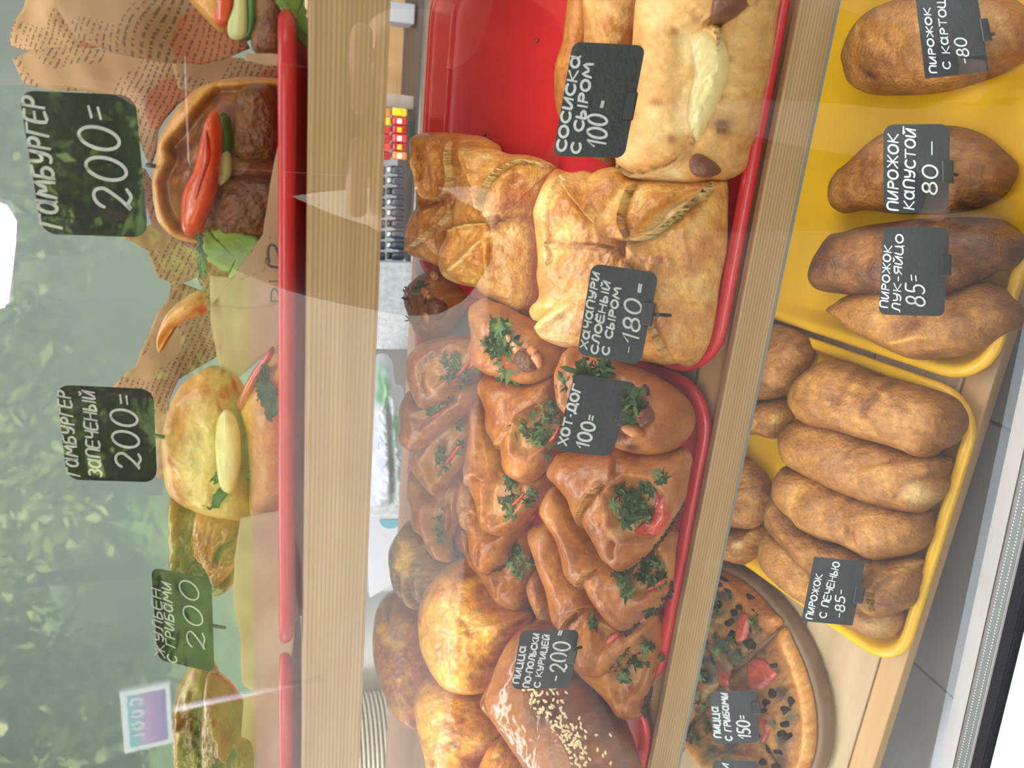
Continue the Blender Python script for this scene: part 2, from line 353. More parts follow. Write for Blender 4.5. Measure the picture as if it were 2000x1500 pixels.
# ------------------------------------------------------------------ soft baked shapes
class Host: pass
def puff(name, out, pl, H, mat, pal='bun', parent=None, clear=0.0, face=.55, base=None, feats=(), N=96, R=22, tone=.45, hb=.25, nb=.22, bumps=.06, rough=7, seed=0, power=1.0, star=None, smooth=True, label=None, cat=None, group=None, edge=0.0, at=None):
    """A closed, domed body whose outer edge follows `out` (picture positions) where it lies on plane `pl`.
    face: how far it leans from the shelf towards the viewer; clear: height of its lowest point over the plane."""
    out = np.asarray(out, float); N = int(N*1.25); R = int(R*1.35)
    C = catmull(out, N)
    c = np.asarray(star, float) if star is not None else C.mean(0)
    rr = (np.linspace(0, 1, R+1)[1:])**.85
    px = [c[None]]+[c+(C-c)*r for r in rr]; px = np.vstack(px)
    vd = -(ray(c[0], c[1])); vd /= np.linalg.norm(vd)
    n = (1-face)*pl.n+face*vd; n /= np.linalg.norm(n)
    if base is None: base = H*.35
    # plane through a point on the central ray, moved until the body rests at `clear`
    P0 = at if at is not None else hit(c[0], c[1], pl.off(clear+base))
    if at is None:
        for k in range(6):
            q = hit(C[:, 0], C[:, 1], Pl(P0, n)); dmin = (pl.dist(q)).min()-base*.6
            v = P0-CAM; P0 = P0+v*((dmin-clear)/abs(v@pl.n))
    fp = Pl(P0, n); pos = hit(px[:, 0], px[:, 1], fp)
    d, _, _ = segdist(px, np.vstack([C, C[:1]]))
    Rin = d.max(); t = np.clip(d/(Rin*.95), 0, 1)
    f = np.sqrt(np.clip(1-(1-t)**2, 0, 1))**power
    # smooth on the ring grid
    def sm(f, it):
        for _ in range(it):
            g = f[1:].reshape(R, N); a = np.vstack([np.full((1, N), f[0]), g[:-1]]); b = np.vstack([g[1:], g[-1:]])
            g2 = (a+b+np.roll(g, 1, 1)+np.roll(g, -1, 1)+2*g)/6; g2[-1] = g[-1]; f = np.concatenate([[g2[0].mean()], g2.ravel()])
        return f
    f = sm(f, 12)
    ppm = Rin/max(1e-6, np.linalg.norm(hit(c[0]+Rin, c[1], fp)-hit(c[0], c[1], fp)))   # px per metre
    loc = (px-c)/ppm                                  # metres, for the noises
    nz = fbm(loc, rough*4, seed*3+1); nz2 = fbm(loc, rough*9, seed*3+2)
    h = H*f + H*bumps*(nz+.4*nz2)*np.clip(t*2, 0, 1)
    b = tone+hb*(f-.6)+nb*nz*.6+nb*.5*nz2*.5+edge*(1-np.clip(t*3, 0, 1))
    paint = []
    for ft in feats:
        k = ft[0]
        if k in ('crease', 'ridge'):                  # (k, pts, width px, depth m, tone change)
            L = catmull(ft[1], max(8, 4*len(ft[1])), False); dd, _, al = segdist(px, L)
            g = np.exp(-(dd/ft[2])**2)*np.clip(np.minimum(al, 1-al)*6+.35, 0, 1)
            h += (ft[3] if k == 'ridge' else -ft[3])*g*1.25; b += ft[4]*g*1.3
        elif k == 'flap':                             # (k, pts, width px, dz, tone on the lip, shadow-like tone painted below): left-hand side stands up
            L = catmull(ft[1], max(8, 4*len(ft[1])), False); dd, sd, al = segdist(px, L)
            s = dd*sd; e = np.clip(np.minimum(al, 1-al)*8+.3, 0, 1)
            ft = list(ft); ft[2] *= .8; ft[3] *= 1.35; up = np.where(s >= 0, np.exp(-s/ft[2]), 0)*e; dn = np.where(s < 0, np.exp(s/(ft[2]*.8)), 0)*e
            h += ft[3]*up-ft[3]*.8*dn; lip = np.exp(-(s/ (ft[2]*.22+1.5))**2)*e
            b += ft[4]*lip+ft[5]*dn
        elif k == 'dip':                              # (k, polygon, soft px, dz, tone)
            g = polymask(px, ft[1], ft[2]); h += ft[3]*g; b += ft[4]*g
        elif k == 'bump':                             # (k, (x,y), (rx,ry), dz, tone)
            q = (px-np.array(ft[1]))/np.array(ft[2]); g = np.exp(-(q**2).sum(1)); h += ft[3]*g; b += ft[4]*g
        elif k == 'paint':                            # (k, polygon, soft, colour, amount)
            paint.append((polymask(px, ft[1], ft[2])*ft[4], ft[3]))
        elif k == 'spot':                             # (k, (x,y), (rx,ry), colour, amount)
            q = (px-np.array(ft[1]))/np.array(ft[2]); paint.append((np.exp(-(q**2).sum(1)**1.5*.75)*ft[4], ft[3]))
    nz3 = fbm(loc, rough*26, seed*3+5, 3); st = fbm(loc*np.array([1, .22]) if seed % 2 else loc*np.array([.22, 1]), rough*20, seed*3+6, 3)
    b += nb*.28*nz3+nb*.22*st; h += H*.012*nz3*np.clip(t*3, 0, 1)
    h[1+(R-1)*N:] = np.minimum(h[1+(R-1)*N:], H*.12)
    col = palette(pal, b)
    for g, cc in paint: g = np.clip(g*(1+.5*nz2), 0, 1)[:, None]; col = col*(1-g)+np.asarray(cc)*g
    top = pos+n*h[:, None]
    V = [top]; faces = []
    faces += [(0, 1+k, 1+(k+1) % N) for k in range(N)]
    for i in range(R-1):
        o = 1+i*N
        faces += [(o+k, o+N+k, o+N+(k+1) % N, o+(k+1) % N) for k in range(N)]
    # underside
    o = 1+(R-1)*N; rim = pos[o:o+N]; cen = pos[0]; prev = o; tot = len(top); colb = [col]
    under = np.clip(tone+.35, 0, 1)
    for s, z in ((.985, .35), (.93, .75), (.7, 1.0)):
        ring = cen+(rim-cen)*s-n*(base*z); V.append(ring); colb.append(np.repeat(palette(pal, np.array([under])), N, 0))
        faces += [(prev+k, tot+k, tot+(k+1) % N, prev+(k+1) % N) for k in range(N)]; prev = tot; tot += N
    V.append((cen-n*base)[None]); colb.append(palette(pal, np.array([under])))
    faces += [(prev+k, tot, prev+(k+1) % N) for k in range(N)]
    ob = mesh(name, np.vstack(V), faces, mat, parent, True, np.vstack(colb))
    tag(ob, label, cat, group)
    H_ = Host(); H_.o = ob; H_.px = px; H_.top = top; H_.n = n; H_.pl = pl; H_.fp = fp; H_.ppm = ppm; H_.parent = parent; H_.base = cen-n*base
    return H_
def onto(h, x, y, lift=0.0):
    i = np.argmin((h.px[:, 0]-x)**2+(h.px[:, 1]-y)**2); p = h.top[i]
    q = hit(x, y, Pl(p+h.n*lift, h.n)); return q
def patch(name, h, out, H, mat, pal='meat', lift=.0005, parent=None, feats=(), N=40, R=8, tone=.45, nb=.25, bumps=.15, rough=20, seed=0, base=None, label=None, face=0.0, power=.8):
    """a topping lying on the host's surface"""
    c = np.mean(out, 0); at = onto(h, c[0], c[1], lift)
    r = puff(name, out, Pl(at, h.n), H, mat, pal, parent or h.parent, face=face, base=base if base is not None else H*.6, feats=feats, N=N, R=R, tone=tone, nb=nb, bumps=bumps, rough=rough, seed=seed, at=at, label=label, power=power)
    return r

# ---- leaves of parsley
def leaf_mesh(seed, lobes=5):
    r = random.Random(seed); v = [(0, 0, 0)]; m = 22
    for k in range(m):
        a = 2*pi*k/m; rad = .55+.28*cos(lobes*a)+r.uniform(-.1, .1)+.18*cos(a)
        x, y = rad*cos(a), rad*sin(a)*.62; v.append((x, y, .22*x*x-.35*y*y+r.uniform(-.06, .06)+.12*sin(3*x+seed)))
    f = [(0, 1+k, 1+(k+1) % m) for k in range(m)]
    me = bpy.data.meshes.new('parsley_leaf'); me.from_pydata(v, [], f); me.polygons.foreach_set('use_smooth', [True]*len(f)); me.update(); return me
LEAVES = [leaf_mesh(s) for s in range(5)]
for i, me in enumerate(LEAVES): me.materials.append(MT['parsley'] if i % 3 else MT['parsley_lt'])
def parsley(h, pts, size=.0075, parent=None, name='parsley_leaf', jitter=1.0, n=None):
    for x, y in pts:
        p = onto(h, x, y, .0015+random.uniform(0, .002)); me = random.choice(LEAVES)
        o = bpy.data.objects.new(name, me); COL.objects.link(o)
        nn = Vector(h.n); ax = nn.orthogonal().normalized()
        rot = Matrix.Rotation(random.uniform(0, 6.28), 3, nn) @ Matrix((ax, nn.cross(ax), nn)).transposed() @ Matrix.Rotation(random.gauss(0, .45*jitter), 3, 'X') @ Matrix.Rotation(random.gauss(0, .45*jitter), 3, 'Y')
        s = size*random.uniform(.7, 1.35); par = parent or h.parent
        o.parent = par; o.matrix_local = Matrix.Translation(Vector(p)-wpos(par)) @ rot.to_4x4() @ Matrix.Diagonal((s, s, s, 1))
def cluster(cx, cy, rx, ry, n): return [(cx+random.gauss(0, rx*.5), cy+random.gauss(0, ry*.5)) for _ in range(n)]
def sauce_line(h, pts, r=.004, mat='sauce', name='sauce', parent=None):
    L = catmull(np.array(pts, float), 10, False); r *= .8; P = [onto(h, x, y, r*.15) for x, y in L]
    rr = [r*(.55+.45*sin(pi*(i+.8)/(len(P)+.6))) for i in range(len(P))]
    return tube(name, P, rr, MT[mat], parent or h.parent, 10)
#PART2
# ================================================================== the setting: stall, window, shelves
struct = lambda o: tag(o, kind='structure')
def plank(name, pl, u0, u1, v0, v1, h0, h1, mat, parent=None, bev=.002):
    """a board lying in shelf plane pl, along the shelf"""
    e2 = np.cross(pl.n, (1, 0, 0)); bm = bmesh.new()
    o = uv(pl, (u0+u1)/2, (v0+v1)/2, (h0+h1)/2)
    box_bm(bm, (-(u1-u0)/2, -(v1-v0)/2, -(h1-h0)/2), ((u1-u0)/2, (v1-v0)/2, (h1-h0)/2), bev)
    R = Matrix(((1, 0, 0), tuple(e2), tuple(pl.n))).transposed().to_4x4()
    bmesh.ops.transform(bm, matrix=R, verts=bm.verts)
    loc = Vector(o) - (wpos(parent) if parent is not None else Vector())
    return bm_mesh(name, bm, mat, parent, False, loc)
UL, UR = -.95, .42
# floor outside / inside, stall walls
struct(box('floor', (-16, -2.6, -.1), (14, 3.0, 0.0), MT['ground_near_dark'], bev=0))
struct(box('trim_9', (-16, -24, -.1), (14, -2.604, .02), MT['asphalt'], bev=0))
struct(box('wall_back', (-2.4, 2.3, 0), (2.0, 2.4, 2.3), MT['wall'], bev=0))
struct(box('wall_left', (-2.5, .25, 0), (-2.4, 2.4, 2.3), MT['wall'], bev=0))
struct(box('wall_right', (1.6, .25, 0), (1.7, 2.4, 2.3), MT['wall'], bev=0))
struct(box('ceiling', (-2.5, .25, 2.3), (1.7, 2.4, 2.36), MT['ceil'], bev=0))
struct(box('trim_1', (-2.5, .10, 2.36), (1.7, 2.45, 2.42), MT['darkpanel'], bev=0))       # unseen roof and overhang, added to block the sun
struct(box('wall_front', (-2.5, .30, 0), (1.7, .36, .80), MT['pvc'], bev=.002))
# top shelf: thick rail with boards behind
ts = empty('display_shelf', (0, .36, 1.37), 'top pine shelf board carrying the burgers, thick grooved front edge', 'shelf')
box('front_rail', (UL, .360, 1.4-.0437), (UR, .392, 1.4-.0106), MT['pine'], ts, .0015)
for k in range(3): box('plank', (UL, .394+k*.108, 1.4-.034), (UR, .394+k*.108+.106, 1.4-.0175), MT['pine_lip'], ts, .002)
# middle shelf
ms = empty('display_shelf', (0, .40, 1.12), 'middle sloping pine shelf carrying the red trays, narrow grooved front edge', 'shelf')
box('front_rail', (UL, .4000, 1.4-.2905), (UR, .4065, 1.4-.2668), MT['pine'], ms, .0012)
plank('rail_lip', MID, UL, UR, .0075, .034, -.034, -.019, MT['pine_lip'], ms, .001)
for k in range(4): plank('plank', MID, UL, UR, .036+k*.087, .036+k*.087+.085, -.034, -.019, MT['board_mid'], ms, .0015)
# bottom shelf
ls = empty('display_shelf', (0, .39, .90), 'bottom sloping pine shelf carrying yellow trays and the pizza board', 'shelf')
plank('front_rail', LOW, UL, UR, .012, .0325, -.030, -.0175, MT['pine_lip'], ls, .0015)
for k in range(5): plank('plank', LOW, UL, UR, .034+k*.076, .034+k*.076+.0745, -.036, -.0185, MT['board'], ls, .002)
for k, (yy, zz) in enumerate(FILL_STRIPS):  # made-up housings and glow for the added strip lights
    e = empty('added_light_strip', (-.27, yy, zz+.006), 'unseen added light strip under the %s shelf board, brightening the trays below' % ('top', 'middle')[k], 'lamp')
    box('housing', (-.92, yy-.02, zz+.004), (.38, yy+.02, zz+.011), MT['pvc'], e, .001); box('glow_bar', (-.92, yy-.015, zz+.0015), (.38, yy+.015, zz+.0045), MT['led'], e, .0005)
# grey ledge below, sectioned
for i, (a, b) in enumerate(((-.95, -.62), (-.618, -.425), (-.423, -.190), (-.188, .10), (.102, .42))):
    struct(box('trim_%d' % (2+i), (a, .33, 1.4-.560), (b, .52, 1.4-.545), MT['greysheet'], bev=.001))
struct(box('trim_7', (UL, .52, .70), (UR, .535, 1.4-.50), MT['darkpanel'], bev=0))
# the window: two panes, spacer, gasket and frame along the line seen at the lower right of the picture
def wline(x0, y0, x1, y1, Y): # ends of a line on the upright plane y=Y
    P = Pl((0, Y, 0), (0, 1, 0)); return hit(x0, y0, P), hit(x1, y1, P)
gA, gB = hit(1890, 1500, GLASS), hit(1995, 1050, GLASS)      # bottom edge of the clear glass
sl = (gB-gA)/(gB[0]-gA[0]); bot = lambda X: gA+sl*(X-gA[0])
gn = GLASS.n; gt = np.cross((1, 0, 0), gn); gt = gt if gt[2] > 0 else -gt
X0, X1 = UL, UR
def sash(name, y0, y1, t0, t1, mat, parent, bev=.001):           # bar along the window bottom; y: metres behind the glass plane, t: up the glass
    bm = bmesh.new(); vs = []
    for X in (X0, X1):
        for (yy, tt) in ((y0, t0), (y1, t0), (y1, t1), (y0, t1)): vs.append(bm.verts.new(bot(X)+gn*yy+gt*tt))
    bm.faces.new(vs[:4]); bm.faces.new(vs[4:])
    for k in range(4): bm.faces.new((vs[k], vs[(k+1) % 4], vs[4+(k+1) % 4], vs[4+k]))
    bmesh.ops.recalc_face_normals(bm, faces=bm.faces)
    if bev: bmesh.ops.bevel(bm, geom=list(bm.edges), offset=bev, segments=2, affect='EDGES')
    c = bot(0); bmesh.ops.translate(bm, verts=bm.verts, vec=Vector(-c))
    return bm_mesh(name, bm, mat, parent, False, Vector(c)-wpos(parent) if parent is not None else c)
win = struct(empty('window_1', bot(0)))
def sash_poly(name, pts, mat, parent):
    v = []
    for X in (X0, X1): v += [bot(X)+gn*yy+gt*tt for yy, tt in pts]
    m = len(pts); f = [tuple(range(m))[::-1], tuple(range(m, 2*m))]+[(k, (k+1) % m, m+(k+1) % m, m+k) for k in range(m)]
    bm = bmesh.new(); c = bot(0); vs = [bm.verts.new(q-c) for q in v]
    for t in f: bm.faces.new([vs[i] for i in t])
    bmesh.ops.recalc_face_normals(bm, faces=bm.faces); bmesh.ops.bevel(bm, geom=list(bm.edges), offset=.002, segments=2, affect='EDGES')
    return bm_mesh(name, bm, mat, parent, False, Vector(c)-wpos(parent))
sash_poly('outer_frame', [(-.0116, -.0050), (-.0116, -.06), (-.075, -.11), (-.075, -.064), (-.034, -.0265), (-.030, -.0185)], MT['pvc'], win)
sash('gasket', -.0112, -.0022, -.03, .0012, MT['gasket'], win, .0008)
sp = sash('spacer_bar', .0004, .0105, -.012, -.0005, MT['spacer'], win, .0004)
bead = sash('inner_bead', .0108, .0235, -.04, -.0005, MT['bead'], win, .001)
hv, hf = [], []
for row, yy in enumerate((.0032, .0076)):
    for k in range(330):
        c = bot(-.62+k*.0026)+gn*yy; i = len(hv)
        for q in range(6): a = q*pi/3; hv.append(c+np.array([1, 0, 0])*.0006*cos(a)+gn*.0006*sin(a)+gt*(-.00015))
        hf.append(tuple(range(i, i+6)))
o = mesh('spacer_holes', hv, hf, MT['holes'], win, False); tag(o, kind='stuff')
def pane(name, d):
    v = []
    for X in (X0, X1):
        b = bot(X)+gn*d
        for tt in (0.0, 1.02): v.append(b+gt*tt)
    return mesh(name, v, [(0, 2, 3, 1)], MT['glass'], win, False)
pane('pane', 0.0)

# ================================================================== trays
def rrect(w, h, r, n=7):
    out = []
    for cx, cy, a0 in ((w/2-r, h/2-r, 0), (-w/2+r, h/2-r, 90), (-w/2+r, -h/2+r, 180), (w/2-r, -h/2+r, 270)):
        for k in range(n): a = radians(a0+90*k/(n-1)); out.append((cx+r*cos(a), cy+r*sin(a)))
    return np.array(out)
def tray(pl, u0, u1, v0, v1, mat, label, rim=0.0, depth=.015, rot=0, group=None, r=.036):
    w, h = u1-u0, v1-v0; e2 = np.cross(pl.n, (1, 0, 0)); c = uv(pl, (u0+u1)/2, (v0+v1)/2, rim)
    prof = [(.030, -depth-.0015), (.016, -depth-.0015), (.010, -.006), (.0075, -.006), (.0035, -.0068), (.0008, -.0045), (0, -.002), (.0012, 0), (.0035, .0011), (.0068, .0011), (.009, -.0006), (.0105, -.004), (.0150, -depth+.003), (.0165, -depth+.0008), (.019, -depth), (.030, -depth)]
    v, f = [], []; n = None
    cr, sr = cos(rot), sin(rot)
    for ins, z in prof:
        L = rrect(w-2*ins, h-2*ins, max(.008, r-ins)); n = len(L)
        for x, y in L: v.append(c+np.array([1, 0, 0])*(x*cr-y*sr)+e2*(x*sr+y*cr)+pl.n*z)
    for i in range(len(prof)-1):
        for k in range(n): f.append((i*n+k, i*n+(k+1) % n, (i+1)*n+(k+1) % n, (i+1)*n+k))
    m = len(prof)
    f.append(tuple((m-1)*n+k for k in range(n))); f.append(tuple(range(n))[::-1])
    o = mesh('serving_tray', v, f, mat, None, True)
    return tag(o, label, 'tray', group)
T1 = tray(MID, -.1440, .112, .006, .345, MT['red'], 'red plastic tray with sausage rolls and cheese puffs, partly empty', .003)
T2 = tray(MID, -.392, -.146, .006, .345, MT['red'], 'red plastic tray heaped with hot dog buns and folded pizza pockets', -.0015)
T3 = tray(MID, -.645, -.398, .006, .345, MT['red'], 'red plastic tray under the round breads, at the far left end of its shelf', 0)
T4 = tray(LOW, -.388, -.150, .004, .332, MT['yellow'], 'yellow plastic tray filled with plump fried pies', .000)
T5 = tray(LOW, -.145, .150, .004, .332, MT['yellow'], 'yellow plastic tray holding four spread out fried pies', .002)
T6 = tray(TOP, -.30, .04, .008, .30, MT['red'], 'red plastic tray under the burgers on the top shelf', .0115, .011)
T7 = tray(TOP, -.66, -.31, .012, .30, MT['red'], 'red plastic tray under the crinkled pastries at the far end of the top shelf', .0115, .011)

# ================================================================== bottom shelf: fried pies
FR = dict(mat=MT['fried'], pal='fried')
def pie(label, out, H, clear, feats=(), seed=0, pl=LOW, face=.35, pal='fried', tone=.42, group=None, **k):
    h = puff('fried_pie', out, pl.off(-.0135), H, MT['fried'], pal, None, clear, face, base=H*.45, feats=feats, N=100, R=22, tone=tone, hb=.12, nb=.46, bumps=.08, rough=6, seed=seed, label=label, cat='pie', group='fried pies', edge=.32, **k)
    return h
PB = [pie('large oval fried pie under the potato price card by the picture corner',
 [(1643,105),(1663,56),(1690,26),(1730,5),(1790,-12),(1870,-22),(1950,-15),(2005,15),(2025,60),(2015,100),(1965,140),(1900,165),(1840,181),(1780,186),(1715,186),(1680,177),(1655,158),(1646,130)], .026, 0,
 [('crease',[(1700,125),(1715,145),(1735,160)],7,.0015,.25),('bump',(1760,120),(40,30),.001,.12),('crease',[(1700,70),(1720,80)],6,.001,.1)], 11),
 pie('fried pie with a tapered end under the cabbage price card', 
 [(1617,378),(1621,356),(1635,333),(1657,316),(1682,291),(1702,274),(1730,258),(1786,248),(1853,245),(1898,253),(1932,269),(1962,294),(1985,316),(1988,336),(1979,358),(1962,384),(1926,403),(1898,411),(1842,418),(1758,418),(1690,411),(1652,417),(1629,408),(1619,395)], .026, 0,
 [('crease',[(1700,300),(1760,330),(1850,350)],12,.0015,.12)], 12, tone=.52),
 pie('darkest fried pie, long and smooth, under the onion and egg price card',
 [(1579,540),(1587,512),(1598,490),(1618,460),(1646,453),(1688,441),(1730,435),(1786,428),(1870,424),(1948,427),(1982,442),(2005,465),(2008,490),(1995,510),(1974,529),(1951,530),(1912,551),(1850,574),(1730,579),(1688,578),(1652,575),(1607,569),(1587,560)], .028, .012,
 [('crease',[(1625,470),(1640,500),(1630,540)],9,.0015,.12),('crease',[(1650,520),(1700,515)],9,.0012,.1)], 13, tone=.78),
 pie('pointed golden fried pie leaning over the rim between the two yellow trays',
 [(1612,606),(1629,593),(1652,578),(1700,565),(1780,560),(1850,575),(1898,557),(1932,548),(1968,565),(1985,585),(2000,603),(2006,625),(2000,642),(1979,646),(1954,658),(1912,686),(1842,701),(1786,702),(1744,688),(1694,663),(1652,641),(1632,621)], .026, .006,
 [('crease',[(1850,580),(1820,620),(1760,655)],14,.003,.16),('ridge',[(1755,670),(1800,660),(1850,655)],5,.0012,-.25)], 14, tone=.42)]
PL_ = [pie('back fried pie half behind the shelf edge, beside the tray with spread out pies',
 [(1500,632),(1540,640),(1575,655),(1590,680),(1585,710),(1560,745),(1545,765),(1515,778),(1475,782),(1420,780),(1390,730),(1400,670),(1440,640)], .024, .006, [('bump',(1540,715),(14,14),.002,-.1)], 15),
 pie('small dark bit of a fried pie under the back pies beside the shelf edge',
 [(1475,782),(1530,778),(1552,795),(1550,815),(1537,840),(1515,857),(1480,850),(1430,845),(1400,820),(1430,785)], .022, .0, [('bump',(1533,812),(9,9),.003,-.3)], 16),
 pie('smooth rounded fried pie end behind the shelf edge, past the bare yellow gap',
 [(1447,890),(1477,907),(1500,933),(1510,960),(1507,987),(1493,1013),(1477,1030),(1450,1033),(1400,1020),(1370,970),(1390,910)], .024, .006, [('crease',[(1420,950),(1450,960)],10,.001,.1)], 17),
 pie('fried pie end with a pale scar behind the shelf edge, nearest the pizza',
 [(1420,1030),(1450,1033),(1480,1027),(1493,1033),(1490,1057),(1480,1083),(1457,1102),(1427,1097),(1400,1085),(1375,1060),(1390,1030)], .022, .0, [('spot',(1460,1058),(9,7),srgb(225,185,125),.8)], 18),
 pie('widest fried pie, first of the front row, dark seam across its middle',
 [(1541,778),(1551,747),(1573,725),(1607,705),(1624,702),(1674,714),(1702,733),(1744,739),(1800,753),(1842,767),(1870,781),(1887,806),(1891,820),(1888,840),(1870,865),(1843,878),(1823,893),(1800,895),(1777,885),(1733,870),(1683,857),(1633,842),(1583,832),(1563,820),(1548,800)], .029, .012,
 [('crease',[(1685,725),(1672,760),(1665,790)],8,.002,.22),('crease',[(1755,745),(1730,780),(1715,815)],7,.002,.2),('ridge',[(1740,760),(1760,770)],4,.001,-.2),('bump',(1650,775),(25,20),.0,.18)], 19),
 pie('fried pie second in the row, pale torn patch on its front end',
 [(1523,863),(1527,840),(1543,823),(1590,820),(1700,850),(1790,880),(1850,890),(1860,910),(1853,927),(1857,943),(1847,967),(1817,993),(1797,1003),(1750,997),(1710,987),(1670,973),(1630,957),(1597,940),(1557,920),(1533,903),(1525,883)], .028, .008,
 [('spot',(1815,958),(22,20),srgb(232,194,130),.75),('crease',[(1840,925),(1800,935),(1770,965)],7,.0015,.2),('bump',(1690,890),(40,25),-.001,.2),('crease',[(1700,905),(1740,900),(1780,890)],8,.0015,.12)], 20),
 pie('fried pie third in the row, smooth with a bulging front end',
 [(1512,950),(1517,927),(1537,910),(1600,925),(1700,970),(1780,990),(1817,997),(1825,1027),(1823,1047),(1810,1067),(1777,1083),(1723,1095),(1690,1087),(1650,1067),(1603,1053),(1563,1033),(1550,1013),(1527,993),(1513,970)], .028, .007,
 [('crease',[(1700,985),(1688,1010),(1692,1050)],8,.003,.12),('crease',[(1550,1020),(1620,1050),(1690,1080)],7,.002,.1),('bump',(1760,1030),(40,35),.002,-.1)], 21),
 pie('lopsided fried pie with a frilled fold at its end, under the liver price card',
 [(1493,1013),(1497,987),(1513,970),(1545,1000),(1590,1040),(1650,1065),(1700,1085),(1783,1087),(1800,1090),(1808,1097),(1798,1107),(1802,1127),(1795,1153),(1793,1170),(1777,1187),(1723,1208),(1693,1197),(1667,1177),(1590,1127),(1537,1073),(1500,1033)], .024, .008,
 [('flap',[(1795,1105),(1755,1120),(1728,1145),(1722,1175),(1727,1207)],8,.003,-.35,.2),('crease',[(1510,1020),(1560,1075)],9,.002,.1)], 22, tone=.5),
 pie('fried pie lowest in the filled yellow tray, lying against its near corner',
 [(1483,1077),(1493,1040),(1515,1030),(1580,1070),(1700,1140),(1767,1190),(1772,1207),(1763,1230),(1743,1247),(1717,1248),(1683,1237),(1650,1220),(1570,1177),(1523,1143),(1493,1110)], .024, .0,
 [('spot',(1735,1215),(26,16),srgb(226,184,120),.5)], 23, tone=.4)]

# ================================================================== pizza on its board
def to_uv(pl, x, y): q = hit(x, y, pl); e2 = np.cross(pl.n, (1, 0, 0)); return np.array([q[0], (q-pl.p)@e2])
BRD = LOW.off(.002)
Cb = np.array([to_uv(BRD, *p) for p in ((1411,1091),(1475,1144),(1550,1207),(1587,1294),(1606,1387),(1610,1500))])
A_ = np.c_[2*Cb, np.ones(len(Cb))]; s_ = np.linalg.lstsq(A_, (Cb**2).sum(1), rcond=None)[0]; bc = s_[:2]; br = np.sqrt(s_[2]+bc@bc)
print('board centre', bc, 'radius', br)
lq = [hit(x, y, MID.off(-.0112)) for x, y in ((812,505),(905,500),(938,540),(930,700),(870,700),(808,690))]
tag(mesh('paper_liner', lq+[q-MID.n*.0003 for q in lq], [tuple(range(6)), tuple(range(11, 5, -1))]+[(k, 6+k, 6+(k+1) % 6, (k+1) % 6) for k in range(6)], MT['paperw'], None, False), 'white paper liner on the tray under the rearmost hot dog bun', 'paper')
#PART3
def proj(P):
    d = np.asarray(P)-CAM; z = d@FWD; return np.stack([1000-F*(d@UPV)/z, 1500-(750+F*(d@RGT)/z)], -1)
def disc(pl, c, r, a0, a1, n, r0=None):
    e2 = np.cross(pl.n, (1, 0, 0)); a = np.linspace(a0, a1, n)
    return np.array([uv(pl, c[0]+r*cos(t), c[1]+r*sin(t)) for t in a])
# round board: an edge with a bark-dark groove
e2L = np.cross(LOW.n, (1, 0, 0)); v, f = [], []; n_ = 64
br = br-.005
for r, h in ((br-.004, -.0182), (br, -.015), (br, -.001), (br-.0025, .002), (br-.010, .002), (br-.0115, .0008), (br-.013, .002)):
    for k in range(n_): a = 2*pi*k/n_; v.append(uv(LOW, bc[0]+r*cos(a), bc[1]+r*sin(a), h))
for i in range(6):
    for k in range(n_): f.append((i*n_+k, i*n_+(k+1) % n_, (i+1)*n_+(k+1) % n_, (i+1)*n_+k))
f.append(tuple(6*n_+k for k in range(n_))); f.append(tuple(range(n_))[::-1])
tag(mesh('pizza_board', v, f, MT['cutboard'], None, True), 'round dark wooden board under the mushroom pizza', 'board')
PZ = LOW.off(.0025); pr = br-.0045; pa0 = np.arctan2(*(to_uv(PZ, 1525, 1228)-bc)[::-1])
slices = []
SL = ['slice of mushroom pizza with dark browned crust, nearest the yellow tray', 'slice of mushroom pizza with pale smooth crust, under the mushroom pizza price card',
      'slice of mushroom pizza at the far left side of the round board', 'slice of mushroom pizza at the back of the board, behind the shelf edge']
for i, (a, b) in enumerate(((pa0, pa0+1.50), (pa0-1.50, pa0), (pa0-3.0, pa0-1.5), (pa0+1.5, pa0+3.28))):
    g = .012; arc = disc(PZ, bc, pr, a+g, b-g, 14); cen = uv(PZ, bc[0]+.004*cos((a+b)/2), bc[1]+.004*sin((a+b)/2))
    side = [cen+(arc[0]-cen)*t for t in (.33, .66)]; side2 = [cen+(arc[-1]-cen)*t for t in (.66, .33)]
    out = proj(np.array([cen]+side+list(arc)+side2)); mid = disc(PZ, bc, pr*.62, (a+b)/2, (a+b)/2+.01, 1)[0]
    rim1 = proj(disc(PZ, bc, pr*.955, a+.03, b-.03, 12)); rim2 = proj(disc(PZ, bc, pr*.86, a+.03, b-.03, 12))
    er = empty('pizza_slice', mid, SL[i], 'pizza', 'slices of the mushroom pizza')
    dark = .25 if i in (0, 3) else -.15
    h = puff('crust', out, PZ, .0085, MT['flour'], 'bun', er, 0, 0.0, base=.001, N=120, R=24, tone=.45, hb=.05, nb=.3, bumps=.10, rough=10, seed=40+i, star=proj(mid), power=.6,
             feats=[('ridge', rim1, 11, .0045, dark), ('paint', np.vstack([rim2, proj(cen)[None]]), 16, srgb(134, 88, 42), .85)]+[('spot', tuple(proj(disc(PZ, bc, pr*random.uniform(.1, .82), (tt := random.uniform(a+.05, b-.05)), tt+.01, 1)[0])), (random.uniform(5, 16), random.uniform(5, 16)), random.choice([srgb(64, 50, 34), srgb(90, 84, 44), srgb(170, 120, 56), srgb(120, 60, 34), srgb(50, 40, 32)]), random.uniform(.5, .9)) for _ in range(90)])
    h.parent = er; slices.append(h)
def slice_at(x, y):
    q = [np.min((s.px[:, 0]-x)**2+(s.px[:, 1]-y)**2) for s in slices]; return slices[int(np.argmin(q))]
